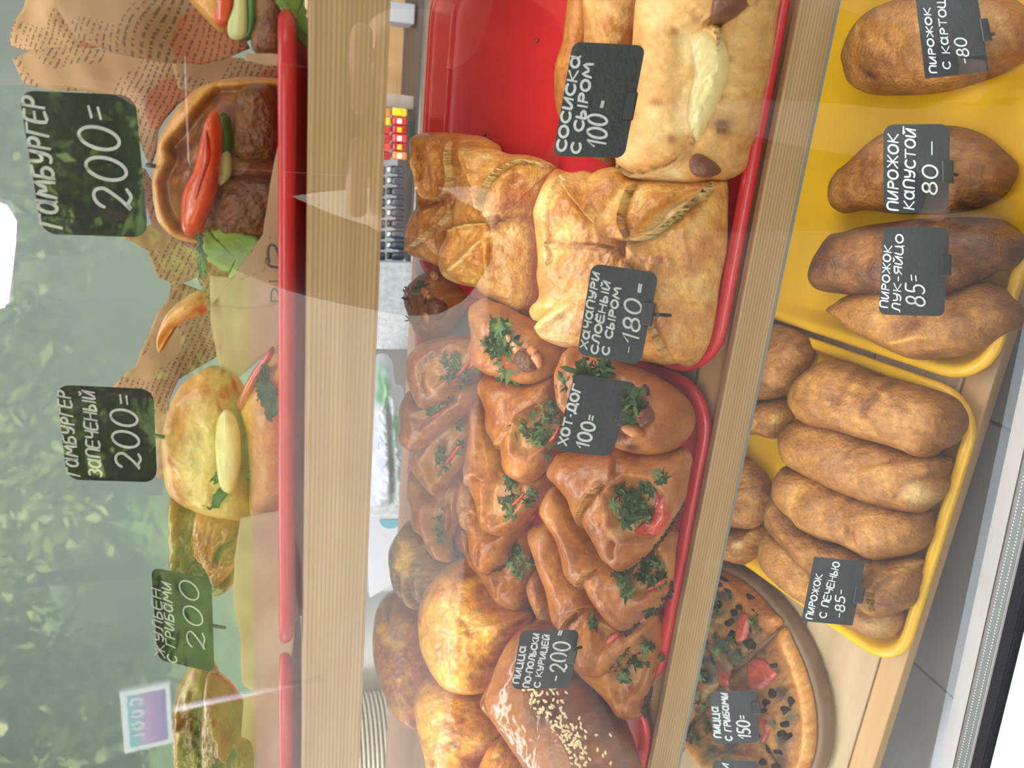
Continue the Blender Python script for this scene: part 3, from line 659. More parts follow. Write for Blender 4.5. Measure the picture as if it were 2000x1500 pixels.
for k, o in enumerate(([(1447,1196),(1460,1204),(1464,1226),(1456,1249),(1437,1253),(1439,1222)], [(1464,1290),(1490,1288),(1512,1309),(1518,1320),(1490,1346),(1464,1342),(1458,1312)],
          [(1482,1397),(1501,1406),(1507,1425),(1497,1447),(1486,1451),(1494,1429)], [(1405,1300),(1425,1310),(1432,1330),(1415,1345),(1402,1325)])):
    c = np.mean(o, 0); patch('tomato_piece', slice_at(*c), o, .004, MT['tomato_baked'], lift=.001, seed=50+k, N=28, R=6)
for k, (x, y, r) in enumerate(((1408,1136,13),(1424,1152,10),(1462,1168,9),(1476,1190,11),(1432,1195,9),(1444,1186,7),(1424,1215,10),(1510,1300,8),(1507,1355,10),(1545,1370,12),(1533,1386,10),(1495,1372,9),(1489,1388,8),(1532,1415,10),(1524,1432,9),(1537,1438,9),(1503,1465,10),(1524,1468,11),(1490,1490,8),(1513,1498,8),(1462,1256,10),(1400,1180,12),(1385,1250,12),(1395,1290,10),(1375,1320,13),(1430,1240,9),(1470,1262,8))):
    o = [(x+r*1.1*cos(t)*random.uniform(.45, 1.25), y+r*.9*sin(t)*random.uniform(.45, 1.3)) for t in np.linspace(0, 6.28, 8)[:-1]]
    patch('mushroom_piece', slice_at(x, y), o, .0016, MT['olive'], lift=.0004, seed=60+k, N=20, R=5)
for cl in (cluster(1400,1180,30,40,12), cluster(1380,1400,16,50,10), cluster(1418,1270,34,34,22), cluster(1360,1330,20,50,12), cluster(1345,1440,22,45,16), cluster(1465,1220,30,30,7), cluster(1500,1430,30,40,5)):
    for p in cl: parsley(slice_at(*p), [p], .008)

# ================================================================== middle shelf, first tray
FL = MID.off(-.0135)
CREAM = srgb(240, 222, 168); BROWN = srgb(150, 78, 30); DK = srgb(92, 44, 20)
# sausage rolls
r1 = empty('sausage_roll', hit(1370, 180, FL), 'front flatbread sausage roll with a strip of melted cheese, beside its price card', 'sausage roll', 'sausage rolls with cheese')
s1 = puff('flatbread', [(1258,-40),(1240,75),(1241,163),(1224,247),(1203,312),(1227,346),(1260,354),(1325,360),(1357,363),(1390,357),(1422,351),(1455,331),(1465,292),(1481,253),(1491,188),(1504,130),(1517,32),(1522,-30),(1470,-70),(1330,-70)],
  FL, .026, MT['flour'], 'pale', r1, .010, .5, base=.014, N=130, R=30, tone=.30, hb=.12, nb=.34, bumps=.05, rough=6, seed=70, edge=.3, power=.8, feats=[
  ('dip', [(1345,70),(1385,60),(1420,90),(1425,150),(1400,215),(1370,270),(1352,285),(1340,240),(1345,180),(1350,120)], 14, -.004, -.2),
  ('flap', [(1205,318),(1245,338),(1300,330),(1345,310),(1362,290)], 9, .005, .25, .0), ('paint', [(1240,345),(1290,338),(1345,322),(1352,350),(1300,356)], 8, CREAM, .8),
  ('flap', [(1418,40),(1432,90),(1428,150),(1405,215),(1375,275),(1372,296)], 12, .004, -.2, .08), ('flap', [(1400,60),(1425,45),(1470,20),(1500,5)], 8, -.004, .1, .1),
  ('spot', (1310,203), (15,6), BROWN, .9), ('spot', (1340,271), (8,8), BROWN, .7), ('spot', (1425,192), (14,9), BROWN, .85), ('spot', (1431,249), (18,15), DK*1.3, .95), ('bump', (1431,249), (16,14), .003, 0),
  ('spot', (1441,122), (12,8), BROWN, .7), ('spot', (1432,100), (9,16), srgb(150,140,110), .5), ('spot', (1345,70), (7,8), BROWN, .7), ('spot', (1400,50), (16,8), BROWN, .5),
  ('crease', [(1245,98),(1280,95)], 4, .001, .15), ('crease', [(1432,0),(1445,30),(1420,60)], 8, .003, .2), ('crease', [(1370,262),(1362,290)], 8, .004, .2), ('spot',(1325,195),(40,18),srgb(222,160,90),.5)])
patch('melted_cheese', s1, [(1350,70),(1385,58),(1416,85),(1424,135),(1408,190),(1385,240),(1366,276),(1352,268),(1342,235),(1345,190),(1356,145),(1350,105)], .008, MT['cheese'], lift=.0, seed=71, feats=[('spot',(1372,150),(8,8),srgb(235,190,80),.6)], N=60, R=12)
patch('sausage_end', s1, [(1350,326),(1352,306),(1364,297),(1382,304),(1398,318),(1406,334),(1396,344),(1376,348),(1358,343)], .013, MT['sausage'], lift=-.0005, N=32, power=.6)
patch('sausage_end', s1, [(1393,46),(1391,22),(1398,-6),(1415,-28),(1452,-28),(1458,2),(1440,28),(1416,44)], .013, MT['sausage'], lift=-.0005, N=32, power=.6)
puff('sausage_roll', [(1155,-40),(1146,75),(1135,200),(1150,290),(1175,318),(1207,323),(1228,250),(1248,100),(1265,-40)], FL, .024, MT['flour'], 'pale', None, .006, .5, base=.012, N=90, R=20, tone=.48, nb=.34, seed=72, edge=.15,
  label='middle flatbread sausage roll mostly hidden behind its price card', cat='sausage roll', group='sausage rolls with cheese')
puff('sausage_roll', [(1126,-40),(1107,72),(1091,130),(1089,170),(1095,225),(1120,275),(1160,290),(1172,100),(1172,-40)], FL, .022, MT['flour'], 'bun', None, .000, .5, base=.010, N=90, R=20, tone=.42, nb=.34, seed=73,
  label='rearmost flatbread sausage roll with a well browned edge, nearest the bare tray', cat='sausage roll', group='sausage rolls with cheese')

# puff pastry envelopes
def envelope(label, out, center, flaps, clear, seed, H=.028, base=.016, extra=(), tone=.4, **k):
    feats = list(flaps)+list(extra)
    return puff('cheese_puff', out, FL, H, MT['puff'], 'gold', None, clear, .5, base=base, feats=feats, N=150, R=34, tone=tone, hb=.24, nb=.44, bumps=.13, rough=7, seed=seed, star=center, label=label, cat='pastry', group='cheese filled puff pastries', power=.85, **k)
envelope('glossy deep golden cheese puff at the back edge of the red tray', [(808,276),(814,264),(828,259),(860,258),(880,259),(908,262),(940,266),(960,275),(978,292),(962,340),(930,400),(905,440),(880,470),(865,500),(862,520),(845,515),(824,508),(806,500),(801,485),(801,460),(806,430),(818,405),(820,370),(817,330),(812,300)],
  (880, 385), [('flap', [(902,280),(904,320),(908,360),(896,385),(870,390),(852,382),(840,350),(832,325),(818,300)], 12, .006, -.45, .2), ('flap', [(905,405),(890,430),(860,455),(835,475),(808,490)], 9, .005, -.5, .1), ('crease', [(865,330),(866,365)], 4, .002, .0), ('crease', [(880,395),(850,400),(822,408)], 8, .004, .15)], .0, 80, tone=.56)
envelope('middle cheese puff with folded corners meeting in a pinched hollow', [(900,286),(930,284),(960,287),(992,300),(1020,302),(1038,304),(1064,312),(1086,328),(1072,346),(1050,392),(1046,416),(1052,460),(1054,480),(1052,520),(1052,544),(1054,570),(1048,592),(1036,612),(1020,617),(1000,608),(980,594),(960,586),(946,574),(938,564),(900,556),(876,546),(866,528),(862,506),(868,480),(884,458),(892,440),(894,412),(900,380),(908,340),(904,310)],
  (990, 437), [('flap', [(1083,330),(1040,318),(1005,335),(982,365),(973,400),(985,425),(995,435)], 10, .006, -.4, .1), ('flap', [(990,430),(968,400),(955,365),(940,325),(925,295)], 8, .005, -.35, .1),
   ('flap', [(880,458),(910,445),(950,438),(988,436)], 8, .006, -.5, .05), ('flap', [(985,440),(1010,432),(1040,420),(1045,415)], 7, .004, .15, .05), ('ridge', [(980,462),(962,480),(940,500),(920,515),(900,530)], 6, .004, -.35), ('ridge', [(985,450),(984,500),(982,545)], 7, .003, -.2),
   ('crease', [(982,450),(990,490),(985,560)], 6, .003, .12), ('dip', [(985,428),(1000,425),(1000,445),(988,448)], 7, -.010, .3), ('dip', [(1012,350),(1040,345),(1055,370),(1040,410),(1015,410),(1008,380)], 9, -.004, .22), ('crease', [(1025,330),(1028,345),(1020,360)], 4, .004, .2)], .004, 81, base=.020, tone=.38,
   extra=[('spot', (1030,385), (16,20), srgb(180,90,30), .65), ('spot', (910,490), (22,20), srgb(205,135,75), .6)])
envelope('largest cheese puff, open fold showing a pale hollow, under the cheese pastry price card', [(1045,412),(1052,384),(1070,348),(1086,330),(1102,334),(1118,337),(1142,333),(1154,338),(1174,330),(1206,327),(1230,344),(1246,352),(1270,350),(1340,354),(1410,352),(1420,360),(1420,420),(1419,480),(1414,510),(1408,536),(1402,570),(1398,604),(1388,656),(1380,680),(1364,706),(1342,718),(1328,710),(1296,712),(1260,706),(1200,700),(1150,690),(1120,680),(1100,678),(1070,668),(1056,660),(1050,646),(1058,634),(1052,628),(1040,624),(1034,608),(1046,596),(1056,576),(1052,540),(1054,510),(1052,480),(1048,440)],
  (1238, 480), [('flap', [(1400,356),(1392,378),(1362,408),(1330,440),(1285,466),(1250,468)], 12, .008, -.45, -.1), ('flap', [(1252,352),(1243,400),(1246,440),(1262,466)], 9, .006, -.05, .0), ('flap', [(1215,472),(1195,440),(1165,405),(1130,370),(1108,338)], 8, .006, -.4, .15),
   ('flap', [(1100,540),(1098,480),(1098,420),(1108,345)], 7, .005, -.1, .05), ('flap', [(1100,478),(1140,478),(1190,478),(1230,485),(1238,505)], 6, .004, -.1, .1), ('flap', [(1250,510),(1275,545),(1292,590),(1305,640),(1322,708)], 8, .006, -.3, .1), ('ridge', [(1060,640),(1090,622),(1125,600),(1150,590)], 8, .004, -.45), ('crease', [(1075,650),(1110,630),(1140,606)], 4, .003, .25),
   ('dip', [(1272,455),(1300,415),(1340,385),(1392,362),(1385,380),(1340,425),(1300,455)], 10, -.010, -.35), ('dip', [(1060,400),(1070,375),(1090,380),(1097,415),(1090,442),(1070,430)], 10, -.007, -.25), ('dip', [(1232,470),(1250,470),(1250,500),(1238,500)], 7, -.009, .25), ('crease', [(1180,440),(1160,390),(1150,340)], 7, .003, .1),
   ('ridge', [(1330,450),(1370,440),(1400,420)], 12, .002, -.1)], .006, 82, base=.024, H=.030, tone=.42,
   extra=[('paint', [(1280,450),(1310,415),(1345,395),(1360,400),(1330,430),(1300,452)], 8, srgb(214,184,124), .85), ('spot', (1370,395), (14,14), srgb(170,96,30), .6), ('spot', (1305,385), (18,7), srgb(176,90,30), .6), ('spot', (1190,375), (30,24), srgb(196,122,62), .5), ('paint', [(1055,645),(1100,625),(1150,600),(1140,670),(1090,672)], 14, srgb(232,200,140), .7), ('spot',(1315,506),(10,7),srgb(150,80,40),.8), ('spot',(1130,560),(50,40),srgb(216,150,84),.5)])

# ================================================================== middle shelf, second tray
FILL = srgb(190, 130, 70); DARKF = srgb(120, 66, 30)
def pocket(label, out, clear, seed, seam=None, cav=None, tom=None, herbs=None, H=.024, tone=.53, pal='bun', mat='bun', extra=(), hs=.0075, char=None, face=.5, seamw=-.28, base=None):
    c = np.mean(out, 0); e = empty('pizza_pocket', hit(c[0], c[1], FL), label, 'pastry', 'folded pizza pockets')
    ft = []
    if seam: ft += [('flap', seam, 13, -.0035, seamw, .06)]
    if cav: ft += [('dip', cav, 11, -.010, -.1), ('paint', cav, 10, FILL, .8)]
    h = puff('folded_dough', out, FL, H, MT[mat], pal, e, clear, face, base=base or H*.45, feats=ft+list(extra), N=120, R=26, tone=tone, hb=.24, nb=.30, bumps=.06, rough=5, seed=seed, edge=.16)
    if tom:
        for k, t in enumerate(tom): patch('tomato_strip', h, t, .005, MT['tomato'], lift=.001, seed=seed+k, N=36, R=7)
    if herbs:
        for (x, y, rx, ry, n) in herbs: parsley(h, cluster(x, y, rx, ry, int(n*1.35+1)), hs*.82)
    if char:
        for k, L in enumerate(char):
            q = catmull(np.array(L, float), 34, False); bm = bmesh.new()
            for (x, y) in q:
                for _ in range(2):
                    r0 = random.uniform(.0006, .0019); pp = onto(h, x+random.gauss(0, 1.8), y+random.gauss(0, 1.8), -.0008)-h.n*.0008
                    bmesh.ops.create_icosphere(bm, subdivisions=1, radius=r0, matrix=Matrix.Translation(Vector(pp)-wpos(e)) @ Matrix.Rotation(random.uniform(0, 3), 4, 'Z') @ Matrix.Diagonal((1.4, .8, .7, 1)))
            bm_mesh('burnt_edge', bm, MT['char'], e, True, Vector())
    return h
Z12 = pocket('lowest front pizza pocket, pointed, hanging over the near tray corner', [(1294,1200),(1297,1230),(1294,1255),(1286,1294),(1278,1324),(1270,1345),(1262,1370),(1257,1397),(1235,1405),(1212,1400),(1190,1370),(1165,1345),(1140,1322),(1120,1290),(1150,1250),(1200,1215),(1260,1190)], .0, 101,
  cav=[(1215,1300),(1250,1270),(1275,1290),(1262,1330),(1235,1360),(1220,1340)], herbs=[(1240,1285,30,26,14),(1265,1262,14,10,4),(1293,1282,4,8,2),(1218,1325,8,16,4)], extra=[('spot',(1240,1336),(8,9),srgb(150,50,24),.8),('crease',[(1225,1395),(1228,1365),(1215,1330)],6,.003,-.1)], char=[[(1257,1398),(1264,1370),(1272,1345)]])
Z13 = pocket('plain pocket of dough wedged between the pizza pockets and the sesame bread', [(1038,1144),(1044,1124),(1056,1108),(1075,1130),(1095,1180),(1110,1225),(1120,1262),(1100,1262),(1074,1232),(1058,1200),(1046,1174)], .0, 102, tone=.5)
Z11 = pocket('pizza pocket under the chicken pizza price card, red tomato in its fold', [(1034,1040),(1040,1030),(1056,1022),(1075,1018),(1100,1040),(1120,1100),(1150,1140),(1190,1190),(1225,1220),(1260,1210),(1284,1196),(1284,1220),(1266,1246),(1246,1272),(1226,1296),(1206,1314),(1182,1326),(1166,1324),(1146,1320),(1130,1300),(1118,1260),(1104,1236),(1086,1216),(1080,1200),(1070,1150),(1060,1124),(1046,1084)], .009, 103,
  seam=[(1106,1228),(1128,1205),(1150,1180),(1164,1178)], cav=[(1184,1215),(1206,1228),(1212,1240),(1186,1262)], tom=[[(1186,1246),(1205,1232),(1215,1236),(1205,1250),(1188,1262)]], herbs=[(1158,1218,12,6,3)], extra=[('crease',[(1185,1264),(1178,1290),(1172,1312)],8,.003,.05)], char=[[(1240,1278),(1215,1306),(1190,1322)],[(1148,1316),(1160,1326),(1182,1330)]], tone=.52)
Z10 = pocket('pizza pocket second from the front, long leaf stalks on its filling', [(1056,992),(1060,980),(1070,960),(1084,950),(1108,965),(1130,1000),(1160,1045),(1190,1090),(1215,1105),(1250,1085),(1280,1055),(1300,1030),(1314,1026),(1324,1040),(1320,1070),(1318,1100),(1314,1140),(1310,1160),(1300,1180),(1268,1198),(1244,1218),(1224,1232),(1210,1228),(1192,1212),(1174,1190),(1162,1174),(1148,1152),(1128,1142),(1108,1120),(1098,1074),(1086,1044),(1068,1018)], .018, 104,
  seam=[(1146,1150),(1150,1130),(1168,1110),(1182,1098)], cav=[(1240,1110),(1290,1070),(1308,1080),(1306,1130),(1270,1155),(1245,1140)], herbs=[(1268,1105,22,26,14),(1222,1152,14,18,5),(1275,1135,16,10,5),(1290,1128,10,6,3),(1266,1194,5,5,1)], tom=[[(1262,1150),(1285,1135),(1300,1128),(1296,1140),(1270,1154)]],
  extra=[('spot',(1120,1115),(18,22),srgb(150,84,36),.6),('crease',[(1220,1180),(1222,1205)],8,.002,.0)], char=[[(1312,1140),(1306,1165),(1285,1190),(1262,1203)],[(1245,1218),(1225,1234),(1212,1231)]])
Z9 = pocket('large front pizza pocket with a wide red pepper strip and parsley', [(1068,924),(1080,900),(1092,886),(1140,880),(1188,878),(1205,868),(1236,876),(1280,880),(1320,874),(1340,876),(1352,894),(1348,916),(1344,946),(1336,980),(1312,1020),(1286,1060),(1264,1084),(1240,1104),(1218,1116),(1204,1114),(1190,1102),(1180,1094),(1166,1068),(1156,1050),(1144,1034),(1130,1020),(1118,998),(1108,972),(1086,946)], .026, 105,
  seam=[(1142,1034),(1145,1005),(1165,975),(1185,950),(1206,938)], cav=[(1208,960),(1240,930),(1285,935),(1308,965),(1306,1016),(1284,1044),(1236,1042),(1218,1010)], tom=[[(1286,944),(1306,960),(1309,988),(1306,1016),(1284,1046),(1266,1046),(1236,1044),(1240,1036),(1262,1026),(1274,1000),(1286,972)]],
  herbs=[(1236,985,34,36,24),(1264,950,10,12,4),(1292,934,14,9,4),(1213,962,5,10,2)], extra=[('crease',[(1220,1045),(1212,1065),(1210,1085)],6,.004,.05),('crease',[(1205,875),(1218,900),(1225,925)],8,.002,.08),('spot',(1225,1032),(14,12),srgb(226,172,110),.8)], char=[[(1336,985),(1306,1030),(1270,1080),(1236,1108)],[(1195,1124),(1215,1120),(1236,1112)]], hs=.0085)
Z8 = pocket('small low pizza pocket ending over the yellow cheese bread', [(900,1026),(908,1040),(925,1050),(945,1080),(965,1090),(990,1070),(1015,1035),(1034,1030),(1040,1070),(1046,1094),(1048,1106),(1042,1130),(1038,1160),(1036,1180),(1024,1195),(1000,1194),(976,1184),(966,1166),(950,1140),(936,1120),(920,1100),(912,1070)], .0, 106,
  cav=[(995,1085),(1020,1060),(1042,1090),(1040,1110),(1005,1140),(990,1125)], herbs=[(1008,1090,16,30,12),(1038,1097,8,10,3),(1012,1120,10,8,3)], extra=[('spot',(1010,1118),(14,10),srgb(160,70,30),.7),('crease',[(994,1130),(990,1165)],5,.003,-.1)], char=[[(1036,1178),(1030,1192),(1022,1197)]])
Z7 = pocket('pizza pocket third in the left stack, dark burnt lower edge', [(900,970),(904,946),(910,936),(935,955),(950,985),(965,1015),(985,1030),(1010,1015),(1040,1002),(1042,1012),(1006,1060),(996,1086),(978,1108),(958,1120),(940,1114),(930,1096),(924,1080),(920,1044),(908,1016),(898,990)], .010, 107,
  seam=[(918,1034),(922,1010),(935,990)], char=[[(1008,1056),(994,1090),(975,1112),(950,1120),(938,1116)]], extra=[('crease',[(955,1060),(950,1085),(948,1100)],6,.003,.1)])
Z6 = pocket('pizza pocket second in the left stack, shreds of tomato and parsley', [(910,914),(914,894),(922,840),(924,796),(938,780),(952,800),(966,840),(984,880),(1000,910),(1020,920),(1050,910),(1072,915),(1082,946),(1060,980),(1040,1004),(1016,1030),(990,1046),(970,1046),(950,1036),(940,1020),(936,990),(926,964),(916,944)], .019, 108,
  seam=[(920,950),(930,928),(950,920),(962,930)], cav=[(972,950),(990,925),(1030,930),(1040,960),(1010,1000),(985,1015),(970,1000)], herbs=[(994,940,8,16,6),(1008,985,26,30,16),(1036,964,8,10,3)], tom=[[(998,985),(1020,965),(1032,945),(1036,950),(1024,972),(1003,992)]], extra=[('crease',[(968,990),(962,1020)],5,.002,.0)])
Z5 = pocket('topmost pizza pocket left of the hot dog price card, broad brown fold', [(935,756),(940,740),(955,728),(985,735),(1010,744),(1030,750),(1060,744),(1090,732),(1094,760),(1098,784),(1106,800),(1104,830),(1098,860),(1092,890),(1076,908),(1060,926),(1038,942),(1016,942),(998,932),(986,914),(984,896),(980,882),(966,860),(952,834),(952,804),(944,780)], .028, 109,
  seam=[(978,882),(985,865),(1000,850),(1022,822)], cav=[(1022,840),(1045,812),(1085,795),(1100,810),(1090,850),(1050,880),(1025,875)], herbs=[(1050,850,36,34,24),(1078,808,12,16,7)], tom=[[(1075,860),(1090,835),(1096,820),(1098,835),(1085,860),(1070,868)]], extra=[('flap',[(1020,826),(1045,800),(1075,785),(1100,780)],10,.003,.1,.0),('crease',[(1012,770),(1018,800),(1020,820)],6,.001,.08)], tone=.55)
Z4 = pocket('pizza pocket at the back, low, with a narrow tomato strip in its slit', [(800,940),(802,922),(808,912),(825,925),(845,955),(862,960),(880,945),(896,930),(900,960),(899,1000),(890,1030),(882,1056),(886,1084),(884,1096),(866,1098),(850,1086),(838,1068),(830,1048),(814,1036),(808,1016),(806,988),(800,964)], .0, 110, mat='glazed',
  cav=[(852,1000),(862,970),(890,960),(888,1010),(872,1055),(855,1050)], tom=[[(870,990),(880,985),(880,1020),(872,1050),(866,1055),(870,1020)]], herbs=[(858,1025,8,36,12),(860,1060,6,6,2)], char=[[(884,1050),(888,1078),(888,1098)]], tone=.4)
Z3 = pocket('glossy lilac sheened pizza pocket in the back stack, herbs along its slit', [(806,884),(830,866),(864,838),(884,822),(905,815),(922,822),(922,860),(914,890),(900,910),(880,940),(862,970),(848,966),(830,944),(816,926),(806,906)], .008, 111, mat='glazed',
  cav=[(850,900),(870,860),(905,830),(915,845),(895,890),(865,930)], tom=[[(868,905),(885,880),(905,860),(908,868),(890,892),(872,912)]], herbs=[(862,890,14,30,14),(895,875,8,8,3),(895,832,14,6,4)], tone=.44)
Z2 = pocket('dark browned pizza pocket with a split fold, second from the top at the back', [(786,800),(792,780),(806,756),(818,765),(836,785),(868,775),(892,758),(920,742),(938,756),(942,780),(920,798),(892,824),(864,846),(830,872),(810,883),(794,872),(784,856),(788,830)], .017, 112, mat='glazed',
  cav=[(832,812),(860,796),(900,772),(905,780),(870,805),(840,830)], tom=[[(842,812),(870,798),(890,784),(872,804),(846,820)]], tone=.62, herbs=[(845,800,10,6,3)])
Z1 = pocket('glossy pizza pocket highest at the back of the heap, parsley filled slit', [(818,674),(840,664),(876,656),(900,655),(920,658),(928,672),(936,690),(948,706),(932,722),(908,738),(880,778),(868,784),(848,794),(830,800),(820,790),(812,772),(804,752),(798,728),(797,710),(802,692)], .026, 113, mat='glazed',
  cav=[(852,720),(868,695),(900,678),(925,690),(930,708),(900,730),(868,745)], tom=[[(880,742),(900,722),(918,702),(922,708),(905,730),(884,750)]], herbs=[(890,715,30,26,18),(870,738,14,8,5)], extra=[('crease',[(850,770),(845,740),(850,705),(880,680)],8,.003,.15),('bump',(815,740),(12,30),.001,.25)], tone=.5, char=[[(832,800),(850,795),(880,778),(908,745),(930,722)]])
# hot dog buns
def hotdog(label, out, clear, seed, H=.030, feats=(), tone=.45, face=.5):
    tone += .05
    c = np.mean(out, 0); e = empty('hot_dog_bun', hit(c[0], c[1], FL), label, 'hot dog', 'hot dogs in dough')
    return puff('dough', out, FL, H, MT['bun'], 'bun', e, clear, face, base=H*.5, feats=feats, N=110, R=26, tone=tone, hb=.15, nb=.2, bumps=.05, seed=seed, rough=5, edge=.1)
GLZ = srgb(170, 78, 26)
h1 = hotdog('hot dog bun at the back of the tray, sauce and parsley at its far end', [(820,538),(830,532),(848,529),(866,532),(884,550),(916,564),(918,580),(912,600),(892,630),(874,652),(852,664),(834,667),(822,660),(814,646),(810,634),(800,608),(796,592),(796,574),(800,558),(810,548)], .0, 120,
  feats=[('dip', [(805,560),(830,540),(862,560),(872,600),(858,640),(825,650),(806,610)], 16, -.005, .2), ('paint', [(805,560),(830,540),(862,560),(872,600),(858,640),(825,650),(806,610)], 16, srgb(140,88,56), .7)], tone=.5)
patch('sausage', h1, [(838,592),(850,580),(868,590),(870,610),(855,626),(838,615)], .010, MT['sausage'], lift=.0)
for L in ([(804,556),(808,566),(814,576)], [(826,564),(833,574),(839,584)], [(812,612),(815,622),(815,632)], [(828,608),(835,620),(834,632),(830,636)], [(846,534),(850,542)]): sauce_line(h1, L, .0048)
parsley(h1, cluster(812,590,16,34,18)+cluster(822,566,6,10,4), .009)
h2 = hotdog('hot dog bun with the most parsley and orange sauce, middle of the heap', [(924,600),(930,590),(946,582),(960,588),(985,596),(1012,612),(1040,624),(1066,640),(1090,660),(1110,680),(1102,700),(1092,726),(1076,738),(1056,748),(1032,752),(1010,746),(986,740),(960,734),(946,724),(932,712),(924,692),(920,678),(924,660),(923,630)], .022, 121,
  feats=[('dip', [(928,640),(945,625),(970,660),(1010,655),(1045,690),(1050,730),(1010,735),(960,700),(930,690)], 14, -.004, .05), ('paint', [(925,690),(940,680),(965,700),(985,715),(960,720),(935,708)], 8, GLZ, .8), ('paint', [(1000,690),(1020,678),(1045,700),(1048,725),(1020,728),(1002,710)], 8, srgb(160,72,24), .9), ('bump',(1022,706),(14,14),.004,0)], tone=.42)
patch('charred_meat', h2, [(1004,692),(1022,680),(1042,698),(1047,722),(1024,728),(1006,712)], .007, MT['meat'], 'meat', lift=.0, seed=9)
for L in ([(938,612),(939,625),(936,640),(938,655)], [(936,640),(945,648)], [(984,658),(998,664),(1006,676),(1012,690),(1008,704)], [(1034,680),(1048,698),(1054,716)], [(926,680),(932,690)]): sauce_line(h2, L, .0052)
parsley(h2, cluster(976,636,14,16,10)+cluster(958,658,16,22,12)+cluster(968,678,18,12,8)+cluster(992,676,16,12,8)+cluster(985,708,12,30,12)+cluster(1004,742,10,6,3), .0105)
h3 = hotdog('hot dog bun at the front corner behind its price card, burnt spot and dried onion', [(1091,730),(1094,714),(1104,692),(1116,676),(1140,674),(1170,686),(1200,698),(1230,712),(1260,724),(1290,740),(1320,760),(1340,780),(1352,800),(1356,826),(1348,850),(1330,870),(1306,884),(1276,889),(1240,884),(1220,878),(1190,862),(1130,824),(1100,792),(1094,760)], .024, 122, H=.034,
  feats=[('dip', [(1112,712),(1150,690),(1200,712),(1250,745),(1290,790),(1285,830),(1240,850),(1190,830),(1130,790)], 18, -.008, .1), ('paint', [(1112,712),(1150,690),(1200,712),(1250,742),(1270,770),(1240,780),(1180,760),(1130,740)], 12, srgb(168,84,30), .7), ('spot', (1262,864), (14,9), DK*.6, .9), ('spot', (1222,852), (14,10), DK, .6), ('spot',(1320,850),(30,26),srgb(150,80,36),.5)], tone=.48)
patch('dried_onion', h3, [(1246,806),(1256,796),(1270,796),(1284,812),(1278,828),(1262,838),(1250,828)], .011, MT['sausage'], lift=.003, feats=[('crease',[(1250,812),(1282,812)],3,.002,.2),('crease',[(1254,824),(1282,812)],3,.002,.2)])
patch('sauce', h3, [(1214,834),(1224,828),(1244,830),(1258,844),(1250,856),(1236,854),(1222,846)], .007, MT['sauce'], lift=.004)
parsley(h3, cluster(1150,728,22,10,9)+cluster(1178,722,10,12,6)+cluster(1238,778,10,14,6)+cluster(1238,808,12,26,10)+cluster(1106,752,6,10,4), .0105)
tube('burnt_onion_shred', [onto(h3, x, y, .003) for x, y in ((1258,752),(1265,758),(1266,772))], .0012, MT['char'], h3.parent, 6)
tube('burnt_onion_shred', [onto(h3, x, y, .006) for x, y in ((1130,708),(1142,700),(1150,701))], .0012, MT['char'], h3.parent, 6)

YEL = srgb(240, 190, 50)
# ================================================================== middle shelf, third tray: round breads
def bread(label, out, clear, seed, feats=(), H=.035, tone=.42, pal='cheesy', mat='cheesy', parent=None, **k):
    rr = np.random.default_rng(seed); o = np.array(out, float); lo, hi = o.min(0), o.max(0); ex = []
    while len(ex) < 34:
        c = lo+(hi-lo)*rr.uniform(size=2)
        if inside(c[None], o)[0]:
            s = rr.uniform(3, 9); ex.append(('spot', tuple(c), (s*rr.uniform(.7, 1.5), s*rr.uniform(.7, 1.5)), BROWN*rr.uniform(.6, 1.3) if rr.random() < .6 else YEL, rr.uniform(.25, .6)))
            ex.append(('bump', tuple(c), (s, s), rr.uniform(-.0016, .0006), 0))
    feats = list(feats)+ex
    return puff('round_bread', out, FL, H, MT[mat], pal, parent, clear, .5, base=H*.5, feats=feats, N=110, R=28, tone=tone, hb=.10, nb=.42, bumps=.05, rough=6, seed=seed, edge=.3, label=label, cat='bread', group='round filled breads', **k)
bread('yellow cheese bread at the back, deep folds, beside the white carton', [(770,1070),(780,1046),(794,1024),(808,1010),(824,1024),(842,1044),(860,1066),(876,1086),(880,1110),(866,1130),(850,1150),(836,1180),(826,1192),(800,1178),(785,1158),(775,1130),(770,1095)], .0, 130,
  [('crease', [(803,1110),(803,1140),(802,1175)], 7, .006, .35), ('crease', [(830,1112),(828,1150),(830,1180)], 6, .004, .25), ('spot', (818,1080), (18,30), YEL, .7), ('ridge',[(815,1075),(806,1100)],8,.003,-.3)], pal='olive', tone=.4)
bread('pale rounded bread at the far back, leaning towards the steel pot', [(743,1195),(750,1172),(762,1155),(778,1150),(794,1160),(808,1180),(828,1200),(836,1230),(842,1262),(846,1290),(842,1330),(838,1385),(828,1422),(810,1418),(790,1405),(770,1370),(755,1335),(742,1290),(738,1240)], .004, 131,
  [('spot', (776,1226), (18,22), YEL, .75), ('spot', (782,1186), (6,14), DK, .7), ('crease', [(782,1175),(784,1205)], 5, .003, .3), ('spot', (796,1375), (14,18), YEL, .6)], pal='bun', tone=.5)
